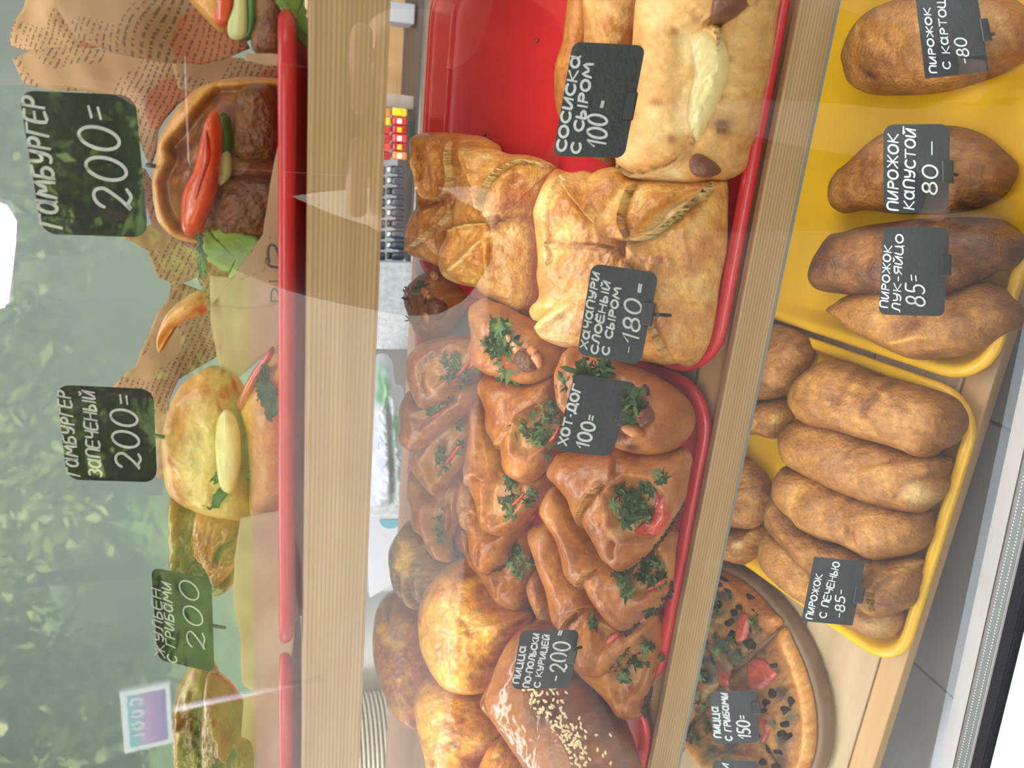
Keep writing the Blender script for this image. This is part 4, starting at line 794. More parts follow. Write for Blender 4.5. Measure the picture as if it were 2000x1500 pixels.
bread('big orange cheese bread in the middle of the group, brown blisters', [(829,1220),(830,1184),(840,1148),(856,1124),(874,1104),(910,1090),(928,1112),(950,1130),(972,1168),(1004,1188),(1036,1196),(1034,1212),(1020,1232),(1008,1250),(992,1276),(980,1300),(964,1322),(950,1350),(920,1355),(880,1340),(848,1296),(832,1260)], .012, 132,
  [('spot', (862,1160), (10,9), DK, .8), ('spot', (848,1198), (6,9), DK, .8), ('spot', (836,1170), (7,8), DK, .6), ('bump', (862,1158), (10,9), .004, 0), ('spot', (850,1245), (28,24), YEL, .6), ('spot', (856,1278), (10,8), DK, .6), ('spot', (915,1205), (55,35), srgb(238,176,70), .5), ('crease', [(930,1190),(945,1205),(960,1225)], 5, .002, .3), ('spot',(905,1105),(40,16),srgb(150,80,40),.6), ('dip',[(835,1230),(850,1226),(870,1240),(872,1270),(850,1285),(836,1262)],8,-.001,0)], H=.042)
bread('orange cheese bread at the lower end, pitted with brown blisters', [(822,1360),(830,1330),(845,1310),(865,1303),(895,1312),(925,1332),(950,1355),(968,1380),(990,1410),(996,1435),(975,1450),(950,1475),(942,1502),(900,1525),(857,1515),(837,1450),(827,1410)], .022, 133,
  [('spot', (922,1435), (12,9), DK, .8), ('spot', (912,1388), (8,6), DK, .7), ('spot', (880,1467), (12,9), DK, .7), ('spot', (855,1428), (9,6), DK, .5), ('spot', (905,1400), (24,8), BROWN, .5), ('spot', (880,1370), (30,30), YEL, .5), ('bump',(922,1432),(12,9),-.003,0), ('bump',(880,1467),(12,9),-.003,0), ('bump',(912,1388),(9,7),-.002,0)], H=.042)
w5 = empty('sesame_bread', hit(1110, 1400, FL), 'large dark brown glazed bread topped with sesame seeds', 'bread', 'round filled breads')
hs5 = puff('crust', [(950,1362),(960,1337),(975,1307),(990,1270),(1007,1240),(1032,1216),(1062,1212),(1092,1236),(1122,1312),(1150,1330),(1175,1360),(1210,1400),(1230,1442),(1242,1482),(1250,1530),(1180,1600),(1100,1600),(1045,1500),(1012,1450),(985,1412),(965,1385)], FL, .048, MT['glazed'], 'dark', w5, .020, .5, base=.02, N=120, R=30, tone=.42, hb=-.02, nb=.34, bumps=.04, rough=5, seed=134, edge=.25,
  feats=[('ridge', [(1100,1320),(1125,1370),(1150,1420),(1180,1480),(1190,1540)], 9, .002, -.1), ('crease', [(1110,1330),(1140,1390),(1165,1440),(1180,1500)], 6, .004, .0), ('crease', [(1165,1425),(1200,1415)], 5, .002, .1), ('crease', [(1190,1470),(1225,1462)], 5, .002, .1), ('crease', [(985,1300),(980,1350),(1000,1400)], 7, .003, .15), ('spot', (1040,1390), (60,60), srgb(176,112,52), .6), ('spot', (1120,1470), (50,50), srgb(190,140,96), .5), ('spot',(1110,1365),(24,28),srgb(80,44,30),.6)])
# sesame, strewn over the crest: too many to tell apart
sv, sf = [], []
seedpts = [(random.gauss(1045, 48), random.gauss(1395, 52)) for _ in range(330)]+[(random.gauss(1105, 30), random.gauss(1465, 32)) for _ in range(120)]+[(random.gauss(1010, 14), random.gauss(1270, 30)) for _ in range(14)]
C5 = hs5.px[-120:]
for x, y in seedpts:
    if not inside(np.array([[x, y]]), C5)[0] or (x > 1110 and y < 1400 and random.random() < .8): continue
    p = onto(hs5, x, y, .0004); n = Vector(hs5.n); a = n.orthogonal().normalized(); a = (Matrix.Rotation(random.uniform(0, 6.28), 3, n) @ a); b = n.cross(a); i = len(sv)
    p = Vector(p)
    for ca, cb, cn in ((1, 0, 0), (.3, .55, .1), (-.8, .45, .1), (-1, 0, 0), (-.8, -.45, .1), (.3, -.55, .1), (-.1, 0, .5)): sv.append(tuple(p+a*ca*.0016+b*cb*.0016+n*cn*.0014))
    for k in range(6): sf.append((i+k, i+(k+1) % 6, i+6))
tag(mesh('sesame_seeds', sv, sf, MT['sesame'], w5, True), kind='stuff')
bread('small brown bread showing below the sesame bread at the picture edge', [(942,1500),(950,1475),(965,1450),(990,1432),(1012,1445),(1035,1465),(1055,1497),(1060,1540),(1000,1560),(945,1545)], .036, 135, H=.03, tone=.55)
# crumbs and a scrap on the bare tray
for x, y, s in ((946, 262, .0035), (1048, 80, .003)):
    p = hit(x, y, MID.off(-.0110)); bm = bmesh.new(); bmesh.ops.create_icosphere(bm, subdivisions=1, radius=s)
    for q in bm.verts: q.co.x *= .6; q.co *= random.uniform(.7, 1.2); q.co.z *= .5
    tag(bm_mesh('pastry_crumb', bm, MT['sausage'], None, True, p), 'dark scrap of filling on the bare tray beside the cheese puffs' if y > 200 else 'small flake on the bare middle of the red tray', 'crumb')
#PART4
# ================================================================== top shelf: burgers in printed paper
class UP:                                       # upright plane facing the viewer at depth Y
    def __new__(c, Y, lean=10): return Pl((0, Y, 1.4), (0, -cos(radians(lean)), sin(radians(lean))))
def linear(P, n):
    P = np.vstack([P, P[:1]]).astype(float); L = np.concatenate([[0], np.cumsum(np.linalg.norm(np.diff(P, axis=0), axis=1))])
    s = np.sort(np.concatenate([L[:-1], np.linspace(0, L[-1], n-len(P)+2)[:-1]])); s = np.unique(s)
    while len(s) < n: s = np.sort(np.append(s, (s[0]+s[1])/2+len(s)*1e-4))
    return np.stack([np.interp(s[:n], L, P[:, j]) for j in (0, 1)], 1)
def paper(name, out, Y, parent, bend=.010, seed=0, mat='kraft', lean=14, N=64, R=12, curl=(), label=None, sharp=True):
    """a sheet of paper, crumpled, about a third of a millimetre thick"""
    C = linear(out, N) if sharp else catmull(np.array(out, float), N); c = C.mean(0); px = np.vstack([c[None]]+[c+(C-c)*r for r in np.linspace(0, 1, R+1)[1:]])
    pl = UP(Y, lean); pos = hit(px[:, 0], px[:, 1], pl); n = -pl.n if pl.n[1] > 0 else pl.n
    L = (pos-pos[0]); a = np.stack([L@np.array([1, 0, 0]), L[:, 2]], 1)
    h = bend*fbm(a, 7, seed, 3)+bend*.25*fbm(a, 22, seed+5, 2)
    for (x, y, r, d) in curl: h += d*np.exp(-((px[:, 0]-x)**2+(px[:, 1]-y)**2)/r**2)
    top = pos+n*h[:, None]; bot_ = top-n*.0004; V = np.vstack([top, bot_]); f = []; T = len(top)
    for o, fl in ((0, False), (T, True)):
        q = [(o, o+1+k, o+1+(k+1) % N) for k in range(N)]
        for i in range(R-1):
            b = o+1+i*N; q += [(b+k, b+N+k, b+N+(k+1) % N, b+(k+1) % N) for k in range(N)]
        f += [t[::-1] for t in q] if fl else q
    b = 1+(R-1)*N; f += [(b+k, T+b+k, T+b+(k+1) % N, b+(k+1) % N) for k in range(N)]
    ob = mesh(name, V, f, MT[mat], parent, True); uvl = ob.data.uv_layers.new(name='UVMap')
    A = np.vstack([a, a]); idx = np.empty(len(ob.data.loops), int); ob.data.loops.foreach_get('vertex_index', idx)
    uvl.data.foreach_set('uv', A[idx].ravel()); return tag(ob, label)
def blob(name, out, Y, H, mat, pal, parent, feats=(), seed=0, tone=.45, lean=8, base=None, N=80, R=18, nb=.25, bumps=.06, rough=7, hb=.15, power=1.0, edge=.0, star=None, label=None):
    c = np.array(star if star is not None else np.mean(out, 0)); pl = UP(Y, lean); at = hit(c[0], c[1], pl)
    return puff(name, out, Pl(at, pl.n), H, MT[mat], pal, parent, face=.0, base=base if base else H*.5, feats=feats, N=N, R=R, tone=tone, hb=hb, nb=nb, bumps=bumps, rough=rough, seed=seed, at=at, power=power, edge=edge, star=star, label=label)
def leafy(name, out, Y, parent, mat='lettuce', seed=0):
    c = np.mean(out, 0); r = np.random.default_rng(seed); C = catmull(np.array(out, float), 60)
    C = C+r.normal(size=C.shape)*3.0
    return paper(name, C, Y, parent, .012, seed, mat, 20, 60, 8, sharp=False)
topz = 1.4-.0106+.0115
# near burger at the picture's upper edge
b1 = empty('burger', hit(520, 40, UP(.415)), 'burger in printed paper with tomato, cucumber slice and lettuce, cut by the picture edge', 'burger', 'burgers in printed paper')
paper('paper_wrap', [(48,-30),(35,15),(8,85),(30,95),(50,98),(100,100),(150,98),(190,92),(230,60),(200,-20),(120,-50)], .520, b1, .012, 1)
paper('paper_wrap', [(95,-30),(110,15),(140,55),(170,80),(250,110),(330,124),(390,125),(440,115),(490,95),(470,40),(400,-40),(250,-60)], .432, b1, .014, 2, curl=((250, 60, 90, .02),))
blob('bun', [(372,-30),(370,0),(395,30),(420,55),(440,62),(470,40),(470,-40),(400,-60)], .425, .02, 'bun', 'gold', b1, seed=201, tone=.4)
blob('tomato_slice', [(413,-40),(415,10),(420,45),(432,53),(448,48),(457,20),(458,-40)], .412, .006, 'tomato_fresh', 'bun', b1, seed=202, power=.6)
blob('cucumber_slice', [(458,-30),(456,10),(445,45),(447,70),(465,78),(482,62),(482,0),(478,-40)], .407, .003, 'cucumber', 'bun', b1, seed=203, base=.002)
blob('cucumber_rind', [(480,-30),(482,20),(480,60),(468,78),(485,80),(500,60),(504,20),(502,-30)], .410, .004, 'cuke_skin', 'bun', b1, seed=204, base=.002)
blob('meat_patty', [(500,-40),(500,40),(490,80),(500,105),(530,112),(555,100),(562,60),(555,-40)], .414, .014, 'meat', 'meat', b1, seed=205, tone=.3, rough=20)
for k, o in enumerate(([(545,-20),(555,30),(560,70),(568,105),(585,100),(600,106),(612,95),(605,70),(598,45),(590,10),(575,-30)], [(552,40),(560,90),(575,108),(590,104),(585,60),(570,40)])): leafy('lettuce_leaf', o, .404+.004*k, b1, seed=k+3)
leafy('lettuce_leaf', [(540,-20),(548,30),(556,80),(566,60),(575,20),(570,-25)], .411, b1, 'cuke_skin', seed=8)
paper('paper_wrap', [(478,118),(520,128),(560,128),(575,122),(570,112),(530,104),(480,104)], .402, b1, .004, 9, 'kraft_plain')
paper('paper_wrap', [(330,110),(440,110),(520,118),(585,112),(578,160),(560,175),(470,178),(400,182),(350,175)], .470, b1, .006, 10, 'kraft')
# second burger
b2 = empty('burger', hit(450, 320, UP(.43)), 'open burger with a long tomato wedge, cucumber and dark patty, under its price card', 'burger', 'burgers in printed paper')
paper('paper_wrap', [(27,115),(60,100),(110,92),(170,92),(260,106),(370,122),(430,130),(430,170),(380,175),(340,205),(310,255),(292,330),(280,300),(270,200),(160,178),(110,178),(55,165)], .500, b2, .012, 11)
paper('paper_wrap', [(262,320),(285,330),(300,400),(320,450),(360,468),(400,480),(470,480),(470,560),(420,600),(405,565),(390,540),(350,556),(310,540),(290,490),(240,462),(290,440)], .462, b2, .008, 12)
GRN = srgb(96,120,50)
blob('bun', [(437,154),(381,175),(343,217),(315,262),(306,305),(298,350),(303,402),(315,440),(350,468),(400,476),(470,474),(545,450),(572,400),(575,300),(574,200),(562,160),(500,150)], .445, .030, 'bun', 'gold', b2, seed=211, tone=.42, hb=-.05,
  feats=[('dip', [(432,172),(413,200),(380,242),(340,285),(352,305),(328,350),(338,402),(358,446),(400,462),(560,430),(568,200),(545,168)], 10, -.012, .2), ('paint', [(432,172),(413,200),(380,242),(340,285),(352,305),(328,350),(338,402),(358,446),(400,462),(560,430),(568,200),(545,168)], 10, srgb(130,74,44), .9),
   ('spot', (350,400), (14,30), srgb(176,128,70), .7), ('spot', (360,285), (18,16), srgb(110,50,36), .7)], N=120, R=28, star=(450,330))
blob('meat_patty', [(470,175),(520,165),(542,200),(547,260),(532,312),(480,318),(456,300),(458,230)], .432, .014, 'meat', 'meat', b2, seed=213, tone=.28, rough=18, bumps=.15)
blob('meat_patty', [(424,362),(455,345),(500,345),(545,360),(545,430),(520,468),(470,474),(430,468),(420,415)], .426, .012, 'meat', 'meat', b2, seed=214, tone=.38, rough=18, bumps=.15)
blob('cucumber_slice', [(430,222),(450,232),(456,270),(455,310),(447,345),(436,362),(428,325),(428,270)], .429, .005, 'cuke_skin', 'bun', b2, seed=215)
blob('cucumber_slice', [(435,300),(450,300),(452,335),(442,362),(430,366),(428,340)], .424, .004, 'cucumber', 'bun', b2, seed=216)
blob('tomato_slice', [(414,214),(428,226),(434,262),(432,300),(427,350),(420,385),(406,422),(390,456),(362,460),(354,422),(360,371),(380,330),(392,280),(402,240)], .414, .011, 'tomato_fresh', 'bun', b2, seed=212, power=.6, N=70, R=14, star=(400,350))
blob('tomato_core', [(405,250),(413,300),(400,350),(384,395),(378,380),(392,330),(398,280)], .405, .003, 'tomato', 'bun', b2, seed=217)
for k, o in enumerate(([(392,455),(420,450),(470,455),(500,470),(520,500),(530,540),(520,560),(500,550),(470,560),(440,530),(405,500)], [(470,478),(510,475),(530,520),(524,558),(500,540),(480,520)], [(392,440),(402,470),(412,520),(404,540),(392,500)])): leafy('lettuce_leaf', o, .408+.004*k, b2, 'lettuce' if k < 2 else 'cuke_skin', seed=k+13)
pf = paper('paper_wrap', [(575,190),(562,205),(545,275),(527,360),(514,450),(512,490),(516,530),(440,560),(410,600),(470,606),(530,600),(546,590),(560,520),(575,470),(586,440),(590,380),(588,280),(584,200)], .398, b2, .005, 14, 'kraft_plain')
paper('paper_wrap', [(405,540),(470,545),(520,560),(566,545),(580,470),(590,470),(588,690),(560,700),(520,690),(470,735),(430,720),(412,640)], .452, b2, .006, 15, 'kraft_plain')
# third: baked burger
b3 = empty('burger', hit(440, 860, UP(.44)), 'baked burger with melted cheese, herbs and red ham, golden bun halves', 'burger', 'burgers in printed paper')
paper('paper_wrap', [(341,541),(355,550),(403,571),(420,600),(420,700),(350,740),(330,780),(312,880),(330,930),(322,934),(308,930),(302,850),(270,790),(220,756),(250,725),(268,712),(278,680),(290,650),(310,610),(333,582)], .492, b3, .008, 21)
blob('bun', [(315,637),(330,608),(367,578),(396,567),(414,575),(402,595),(403,611),(372,622),(332,648),(312,690),(308,665)], .470, .014, 'bun', 'gold', b3, seed=221, tone=.35)
blob('bun', [(319,853),(330,798),(352,754),(385,729),(414,718),(450,730),(475,765),(490,830),(500,920),(510,985),(500,1010),(440,1003),(400,990),(352,963),(330,938),(322,890)], .455, .034, 'bun', 'gold', b3, seed=222, tone=.42, hb=.25, N=110, R=26,
  feats=[('paint', [(400,760),(440,745),(470,790),(480,880),(490,960),(440,980),(400,960),(380,880)], 22, srgb(236,208,130), .7), ('bump', (430,860), (22,60), .004, -.2), ('spot', (410,850), (10,40), srgb(150,150,70), .4)])
blob('bun', [(470,775),(500,730),(520,705),(545,688),(566,680),(574,740),(574,900),(568,990),(520,1012),(490,1000),(488,900),(480,830)], .440, .022, 'bun', 'gold', b3, seed=223, tone=.32, N=90, R=20)
blob('ham_strip', [(462,790),(470,770),(490,730),(515,695),(532,676),(536,690),(515,725),(492,765),(474,800)], .428, .005, 'tomato', 'bun', b3, seed=224)
hb3 = blob('melted_cheese', [(425,820),(445,800),(465,830),(470,900),(455,960),(430,950),(420,880)], .420, .006, 'cheese', 'bun', b3, seed=225)
for k, o in enumerate(([(495,760),(510,715),(520,740),(545,790),(530,820),(510,800),(500,780)], [(505,780),(535,765),(545,800),(520,815)], [(370,925),(400,905),(440,900),(450,950),(430,985),(400,960)], [(420,880),(450,860),(455,910),(430,930)], [(480,925),(530,905),(540,950),(520,975),(490,960)])): leafy('parsley_leaf', o, .412+.003*k, b3, 'parsley', seed=k+33)
pw = paper('paper_wrap', [(470,1012),(520,1000),(566,995),(574,1100),(574,1250),(570,1345),(552,1356),(530,1340),(510,1345),(478,1320),(460,1200),(452,1100)], .402, b3, .006, 24, 'kraft_plain')
# julienne pastries
def julienne(label, parts, seed):
    c = np.mean(parts[0][0], 0); e = empty('julienne_pastry', hit(c[0], c[1], UP(.45)), label, 'pastry', 'mushroom julienne pastries')
    for k, (o, Y, H, tone, fe, pal) in enumerate(parts):
        blob('crinkled_dough' if k == 0 else 'dough_fold', o, Y, H, 'glazed', pal, e, feats=fe, seed=seed+k, tone=tone, N=110, R=26, bumps=.22, rough=14, nb=.35, hb=.2)
julienne('crinkled brown mushroom pastry between the baked burger and its price card', [
  ([(330,987),(335,958),(350,950),(400,975),(450,990),(480,1000),(478,1060),(470,1120),(440,1150),(412,1135),(380,1122),(345,1112),(333,1075),(338,1040)], .462, .03, .5, [('ridge',[(350,960),(365,1010),(360,1060),(355,1110)],6,.006,-.3),('ridge',[(340,1020),(375,1050),(400,1110)],5,.005,-.25)], 'olive'),
  ([(382,1000),(400,985),(440,990),(478,1008),(480,1060),(455,1110),(430,1128),(412,1112),(395,1075),(380,1050)], .440, .024, .42, [('crease',[(430,1080),(445,1040),(470,1030)],5,.006,.3),('flap',[(400,1090),(396,1050),(390,1010)],6,.004,-.2,.1)], 'bun')], 231)
julienne('greenish crinkled mushroom pastry behind the tall white sign reflection', [
  ([(365,1310),(385,1296),(410,1300),(425,1330),(440,1380),(470,1430),(480,1530),(350,1540),(342,1470),(338,1400),(345,1350)], .470, .03, .45, [('ridge',[(360,1330),(372,1400),(370,1480)],7,.006,-.25),('crease',[(400,1330),(405,1400),(420,1480)],7,.006,.2)], 'olive')], 235)
julienne('reddish brown crinkled pastry at the far end of the top shelf', [
  ([(405,1320),(440,1340),(470,1380),(500,1420),(505,1480),(495,1560),(420,1560),(395,1440),(400,1370)], .445, .028, .5, [('ridge',[(430,1360),(455,1420),(460,1500)],7,.006,-.2),('crease',[(480,1420),(440,1440),(420,1490)],6,.005,.3)], 'dark')], 238)
tag(paper('paper_wrap', [(480,1350),(520,1340),(560,1352),(572,1420),(575,1560),(500,1580),(470,1480)], .43, None, .006, 44, 'kraft_plain'), 'plain brown paper lining under the far pastries on the top shelf', 'paper')

# ================================================================== writing
def arc(cx, cy, rx, ry, a0, a1, n=14): return [(cx+rx*cos(radians(a0+(a1-a0)*k/(n-1))), cy+ry*sin(radians(a0+(a1-a0)*k/(n-1)))) for k in range(n)]
OV = arc(.33, .5, .33, .5, 90, 450, 20)
G = {'О': (.68, [OV]), '0': (.66, [arc(.32, .5, .31, .52, 100, 470, 22)]), 'С': (.6, [arc(.36, .5, .36, .5, 50, 315, 14)]),
 'А': (.72, [arc(.3, .48, .29, .46, 60, 420, 18), [(.62, .98), (.6, .1), (.7, 0)]]), 'Б': (.66, [[(.6, 1.02), (.06, .95), (.02, 0)], [(.04, .52)]+arc(.3, .28, .3, .27, 80, -170, 12)]),
 'Г': (.58, [[(0, 0), (.1, 1), (.58, .98)]]), 'Д': (.82, [[(.14, .04), (.26, 1), (.66, 1), (.68, .04)], [(0, -.16), (.02, .04), (.8, .04), (.82, -.16)]]),
 'Е': (.58, [[(.56, 1), (.05, .98), (.02, 0), (.58, .02)], [(.04, .52), (.5, .52)]]), 'Ё': (.58, [[(.56, 1), (.05, .98), (.02, 0), (.58, .02)], [(.04, .52), (.5, .52)], [(.12, 1.22), (.16, 1.22)], [(.42, 1.22), (.46, 1.22)]]),
 'Ж': (.9, [[(.45, 1), (.45, 0)], [(0, 1), (.44, .5), (0, 0)], [(.9, 1), (.46, .5), (.9, 0)]]), 'З': (.56, [arc(.25, .76, .27, .24, 140, -80, 10)+arc(.25, .26, .3, .27, 80, -140, 10)]),
 'И': (.64, [[(.04, 1), (.02, .12), (.1, 0), (.25, .08), (.6, .95)], [(.62, 1), (.58, .02)]]), 'Й': (.64, [[(.04, 1), (.02, .12), (.1, 0), (.25, .08), (.6, .95)], [(.62, 1), (.58, .02)], [(.18, 1.24), (.3, 1.14), (.46, 1.24)]]),
 'К': (.62, [[(.04, 1), (.02, 0)], [(.58, 1), (.08, .48), (.62, 0)]]), 'Л': (.64, [[(0, .02), (.12, .06), (.26, 1), (.6, .98), (.6, 0)]]), 'М': (.86, [[(0, 0), (.14, 1), (.43, .3), (.72, 1), (.86, 0)]]),
 'Н': (.62, [[(.02, 1), (.02, 0)], [(.6, 1), (.6, 0)], [(.02, .5), (.6, .52)]]), 'П': (.62, [[(.02, 0), (.06, 1), (.58, .98), (.6, 0)]]), 'Р': (.56, [[(.04, 0), (.06, 1)], [(.06, .95)]+arc(.27, .74, .27, .25, 110, -120, 12)]),
 'Т': (.66, [[(0, .98), (.66, 1)], [(.33, .98), (.32, 0)]]), 'У': (.62, [[(.02, 1), (.1, .5), (.36, .48), (.58, .6)], [(.6, 1), (.52, .25), (.34, 0), (.08, .05)]]), 'Х': (.62, [[(.02, 1), (.62, 0)], [(.6, 1), (.0, 0)]]),
 'Ц': (.74, [[(.04, 1), (.02, .04), (.58, .04), (.6, 1)], [(.58, .04), (.72, .04), (.72, -.2)]]), 'Ч': (.58, [[(.02, 1), (.06, .52), (.3, .46), (.54, .56)], [(.56, 1), (.54, 0)]]), 'Ш': (.86, [[(.02, 1), (.02, .03), (.84, .03), (.84, 1)], [(.43, 1), (.43, .03)]]),
 'Ы': (.8, [[(.04, 1), (.02, 0)]+arc(.22, .24, .24, .24, -90, 110, 10), [(.76, 1), (.76, 0)]]), 'Ь': (.5, [[(.04, 1), (.02, 0)]+arc(.22, .24, .25, .24, -90, 120, 10)]),
 'Ю': (.9, [[(.02, 1), (.02, 0)], [(.02, .5), (.32, .5)], arc(.6, .5, .28, .5, 90, 450, 18)]), 'Я': (.6, [[(.56, 0), (.58, 1)]+arc(.3, .73, .26, .26, 70, 290, 10)+[(.56, .5)], [(.36, .48), (.02, 0)]]),
 '1': (.36, [[(.0, .62), (.3, 1), (.28, 0)]]), '2': (.62, [arc(.28, .72, .27, .27, 170, -20, 10)+[(.3, .3), (.04, .06), (.2, .12), (.42, .0), (.62, .08)]]), '5': (.56, [[(.54, 1), (.12, .98), (.08, .56)]+arc(.24, .29, .29, .29, 100, -140, 12)]),
 '8': (.58, [arc(.28, .74, .22, .25, -90, 270, 16)+arc(.28, .25, .28, .26, 90, -270, 16)]), '-': (.4, [[(.06, .45), (.36, .45)]]), '=': (.36, [[(.04, .38), (.34, .4)], [(.04, .62), (.34, .64)]]), '·': (.22, [[(.08, .4), (.13, .4)]]), '.': (.2, [[(.06, .06), (.1, .06)]]), ' ': (.42, []),
 'R': (.7, [[(.05, 0), (.08, 1)]+arc(.3, .74, .3, .26, 110, -110, 12)+[(.16, .5), (.7, 0)]]), 'L': (.6, [[(.05, 1), (.04, .02), (.58, .02)]]), 'I': (.2, [[(.1, 1), (.1, 0)]]), 'C': (.6, [arc(.36, .5, .36, .5, 50, 315, 14)]), 'O': (.68, [OV]), 'D': (.62, [[(.04, 0), (.04, 1)]+arc(.1, .5, .5, .5, 90, -90, 12)+[(.04, 0)]])}
def ribbon(P, t):                                  # stroke of width t along P
    P = np.asarray(P, float); P = P[np.r_[True, np.linalg.norm(np.diff(P, axis=0), axis=1) > 1e-6]]
    if len(P) < 2: P = np.vstack([P, P+[t*.3, 0]])
    d = np.gradient(P, axis=0); d /= np.linalg.norm(d, axis=1)[:, None]+1e-9
    e = P.copy(); e[0] -= d[0]*t*.35; e[-1] += d[-1]*t*.35
    n = np.stack([-d[:, 1], d[:, 0]], 1)*t/2; ws = np.ones(len(P)); ws[0] = ws[-1] = .72
    return e+n*ws[:, None], e-n*ws[:, None]
def writing(txt, S, E, h, up, slant=0.0, fill=1.0):      # strokes in picture positions
    S, E, up = map(lambda q: np.array(q, float), (S, E, up)); d = E-S; Ln = np.linalg.norm(d); d /= Ln
    W = sum(G[c][0]+.2 for c in txt)-.2; k = Ln/W; x = 0; out = []
    for c in txt:
        w_, pl = G[c]; dy = random.uniform(-.04, .04)
        for L in pl: out.append([S+d*(x+p[0])*k+(up+d*slant)*((p[1]-.5+dy)*h) for p in L])
        x += w_+.2
    return out
def letters(name, strokes, t, plane, mat, parent):
    v, f = [], []
    for P in strokes:
        P = np.asarray(P, float)
        if len(P) > 3: P = catmull(P, max(12, len(P)*2), False)
        a, b = ribbon(P, t*.86); i = len(v); m = len(a)
        pa, pb = hit(a[:, 0], a[:, 1], plane), hit(b[:, 0], b[:, 1], plane); v += list(pa)+list(pb)
        f += [(i+k, i+k+1, i+m+k+1, i+m+k) for k in range(m-1)]
    o = mesh(name, np.array(v), f, MT[mat], parent, False); return o
def card(label, TL, TR, BR, BL, base, lines, clip=None, pin=None, rad=.12, t=4.5, back=0.0):
    Q = np.array([TL, TR, BR, BL], float); c = Q.mean(0); bm_ = (Q[2]+Q[3])/2
    vd = ray(c[0], c[1]); vd /= np.linalg.norm(vd); n = -vd+np.array([0, 0, 1])*back; n /= np.linalg.norm(n)
    B = hit(bm_[0], bm_[1], base); pl = Pl(B, n)
    e = empty('price_card', B, label, 'price card', 'black chalk price cards')
    # rounded outline in unit square -> quad
    w = np.linalg.norm(Q[1]-Q[0]); hgt = np.linalg.norm(Q[3]-Q[0]); rx, ry = rad*min(w, hgt)/w, rad*min(w, hgt)/hgt; U = []
    for cx, cy, a0 in ((1-rx, ry, -90), (1-rx, 1-ry, 0), (rx, 1-ry, 90), (rx, ry, 180)):
        for k in range(6): a = radians(a0+90*k/5); U.append((cx+rx*cos(a), cy+ry*sin(a)))
    U = np.array(U); bil = lambda U: (Q[0]*((1-U[:, :1])*(1-U[:, 1:]))+Q[1]*(U[:, :1]*(1-U[:, 1:]))+Q[2]*(U[:, :1]*U[:, 1:])+Q[3]*((1-U[:, :1])*U[:, 1:]))
    P = bil(U); fr = hit(P[:, 0], P[:, 1], pl); bk = fr-n*.0009; m = len(P)
    f = [tuple(range(m)), tuple(range(2*m-1, m-1, -1))]+[(k, m+k, m+(k+1) % m, (k+1) % m) for k in range(m)]
    mesh('panel', np.vstack([fr, bk]), f, MT['card'], e, False)
    up = (Q[0]+Q[1])-(Q[2]+Q[3]); up /= np.linalg.norm(up)
    for ln in lines:
        txt, S, E, h = ln[:4]; tt = ln[4] if len(ln) > 4 else t
        letters('lettering', writing(txt, S, E, h, up, .12), tt, pl.off(.0005), 'ink', e)
    if clip is not None:
        K = np.array(clip, float); a = hit(K[:, 0], K[:, 1], pl.off(.0028)); b = hit(K[:, 0], K[:, 1], pl.off(-.0025))
        k4 = [(0, 1, 2, 3), (7, 6, 5, 4)]+[(k, 4+k, 4+(k+1) % 4, (k+1) % 4) for k in range(4)]
        o = mesh('clip', np.vstack([a, b]), k4, MT['clip'], e, False)
        md = o.modifiers.new('bevel', 'BEVEL'); md.width = .0008; md.segments = 2
    if pin is not None:
        a = hit(*pin[0], pl); b = hit(*pin[1], pl.off(-.004)); tube('pin', [a, b], .0011, MT['clip'], e, 8)
    return e
UB = UP(.392, 0)
card('large hamburger price card for 200 at the top right of the display', (82,457),(36,176),(264,186),(290,464), UP(.425), [('ГАМБУРГЕР',(98,442),(62,190),40,8),('200=',(222,408),(182,208),74,8)], None, ((286,322),(340,330)), .14)
card('baked hamburger price card reading 200, second along the top shelf', (131,937),(109,751),(300,760),(307,942), UP(.43), [('ГАМБУРГЕР',(143,928),(124,764),24,5),('ЗАПЕЧЕНЫЙ',(186,930),(172,764),24,5),('200=',(250,914),(240,772),50,6)], None, ((300,850),(345,858)), .14)
card('mushroom julienne price card, third along the top shelf', (308,1288),(295,1108),(413,1130),(419,1314), UP(.402), [('ЖУЛЬЕН',(312,1282),(304,1150),19,3.6),('С ГРИБАМИ',(336,1293),(325,1138),18,3.6),('200',(386,1268),(368,1134),36,3.4)], None, ((415,1222),(440,1226)), .14)
card('sausage with cheese price card for 100 beside the bare red tray', (1079,305),(1119,81),(1261,89),(1219,309), MID.off(.066), [('СОСИСКА',(1095,294),(1125,108),17,6),('С СЫРОМ',(1123,298),(1150,124),17,6),('100',(1165,286),(1168,224),36,6),('=',(1174,211),(1178,197),14,4)], [(1213,234),(1226,178),(1247,180),(1236,236)], None, .12)
card('layered cheese pastry price card for 180 on the largest cheese puff', (1127,692),(1156,514),(1287,533),(1251,713), MID.off(.064), [('ХАЧАПУРИ',(1140,680),(1164,532),13,4.5),('СЛОЁНЫЙ',(1160,690),(1186,550),13,4.5),('С СЫРОМ',(1182,692),(1206,562),13,4.5),('180',(1230,668),(1238,584),32,5),('-',(1226,690),(1228,676),14,2.5),('=',(1248,572),(1251,555),16,5)], [(1249,634),(1255,588),(1281,592),(1273,638)], ((1276,614),(1310,616)), .14)
card('hot dog price card for 100 standing on the front hot dog bun', (1082,880),(1122,731),(1241,747),(1194,892), MID.off(.060), [('ХОТ·ДОГ',(1098,868),(1128,752),16,5.5),('100=',(1136,874),(1155,812),26,5.5)], [(1203,830),(1213,794),(1234,797),(1222,836)], None, .14)
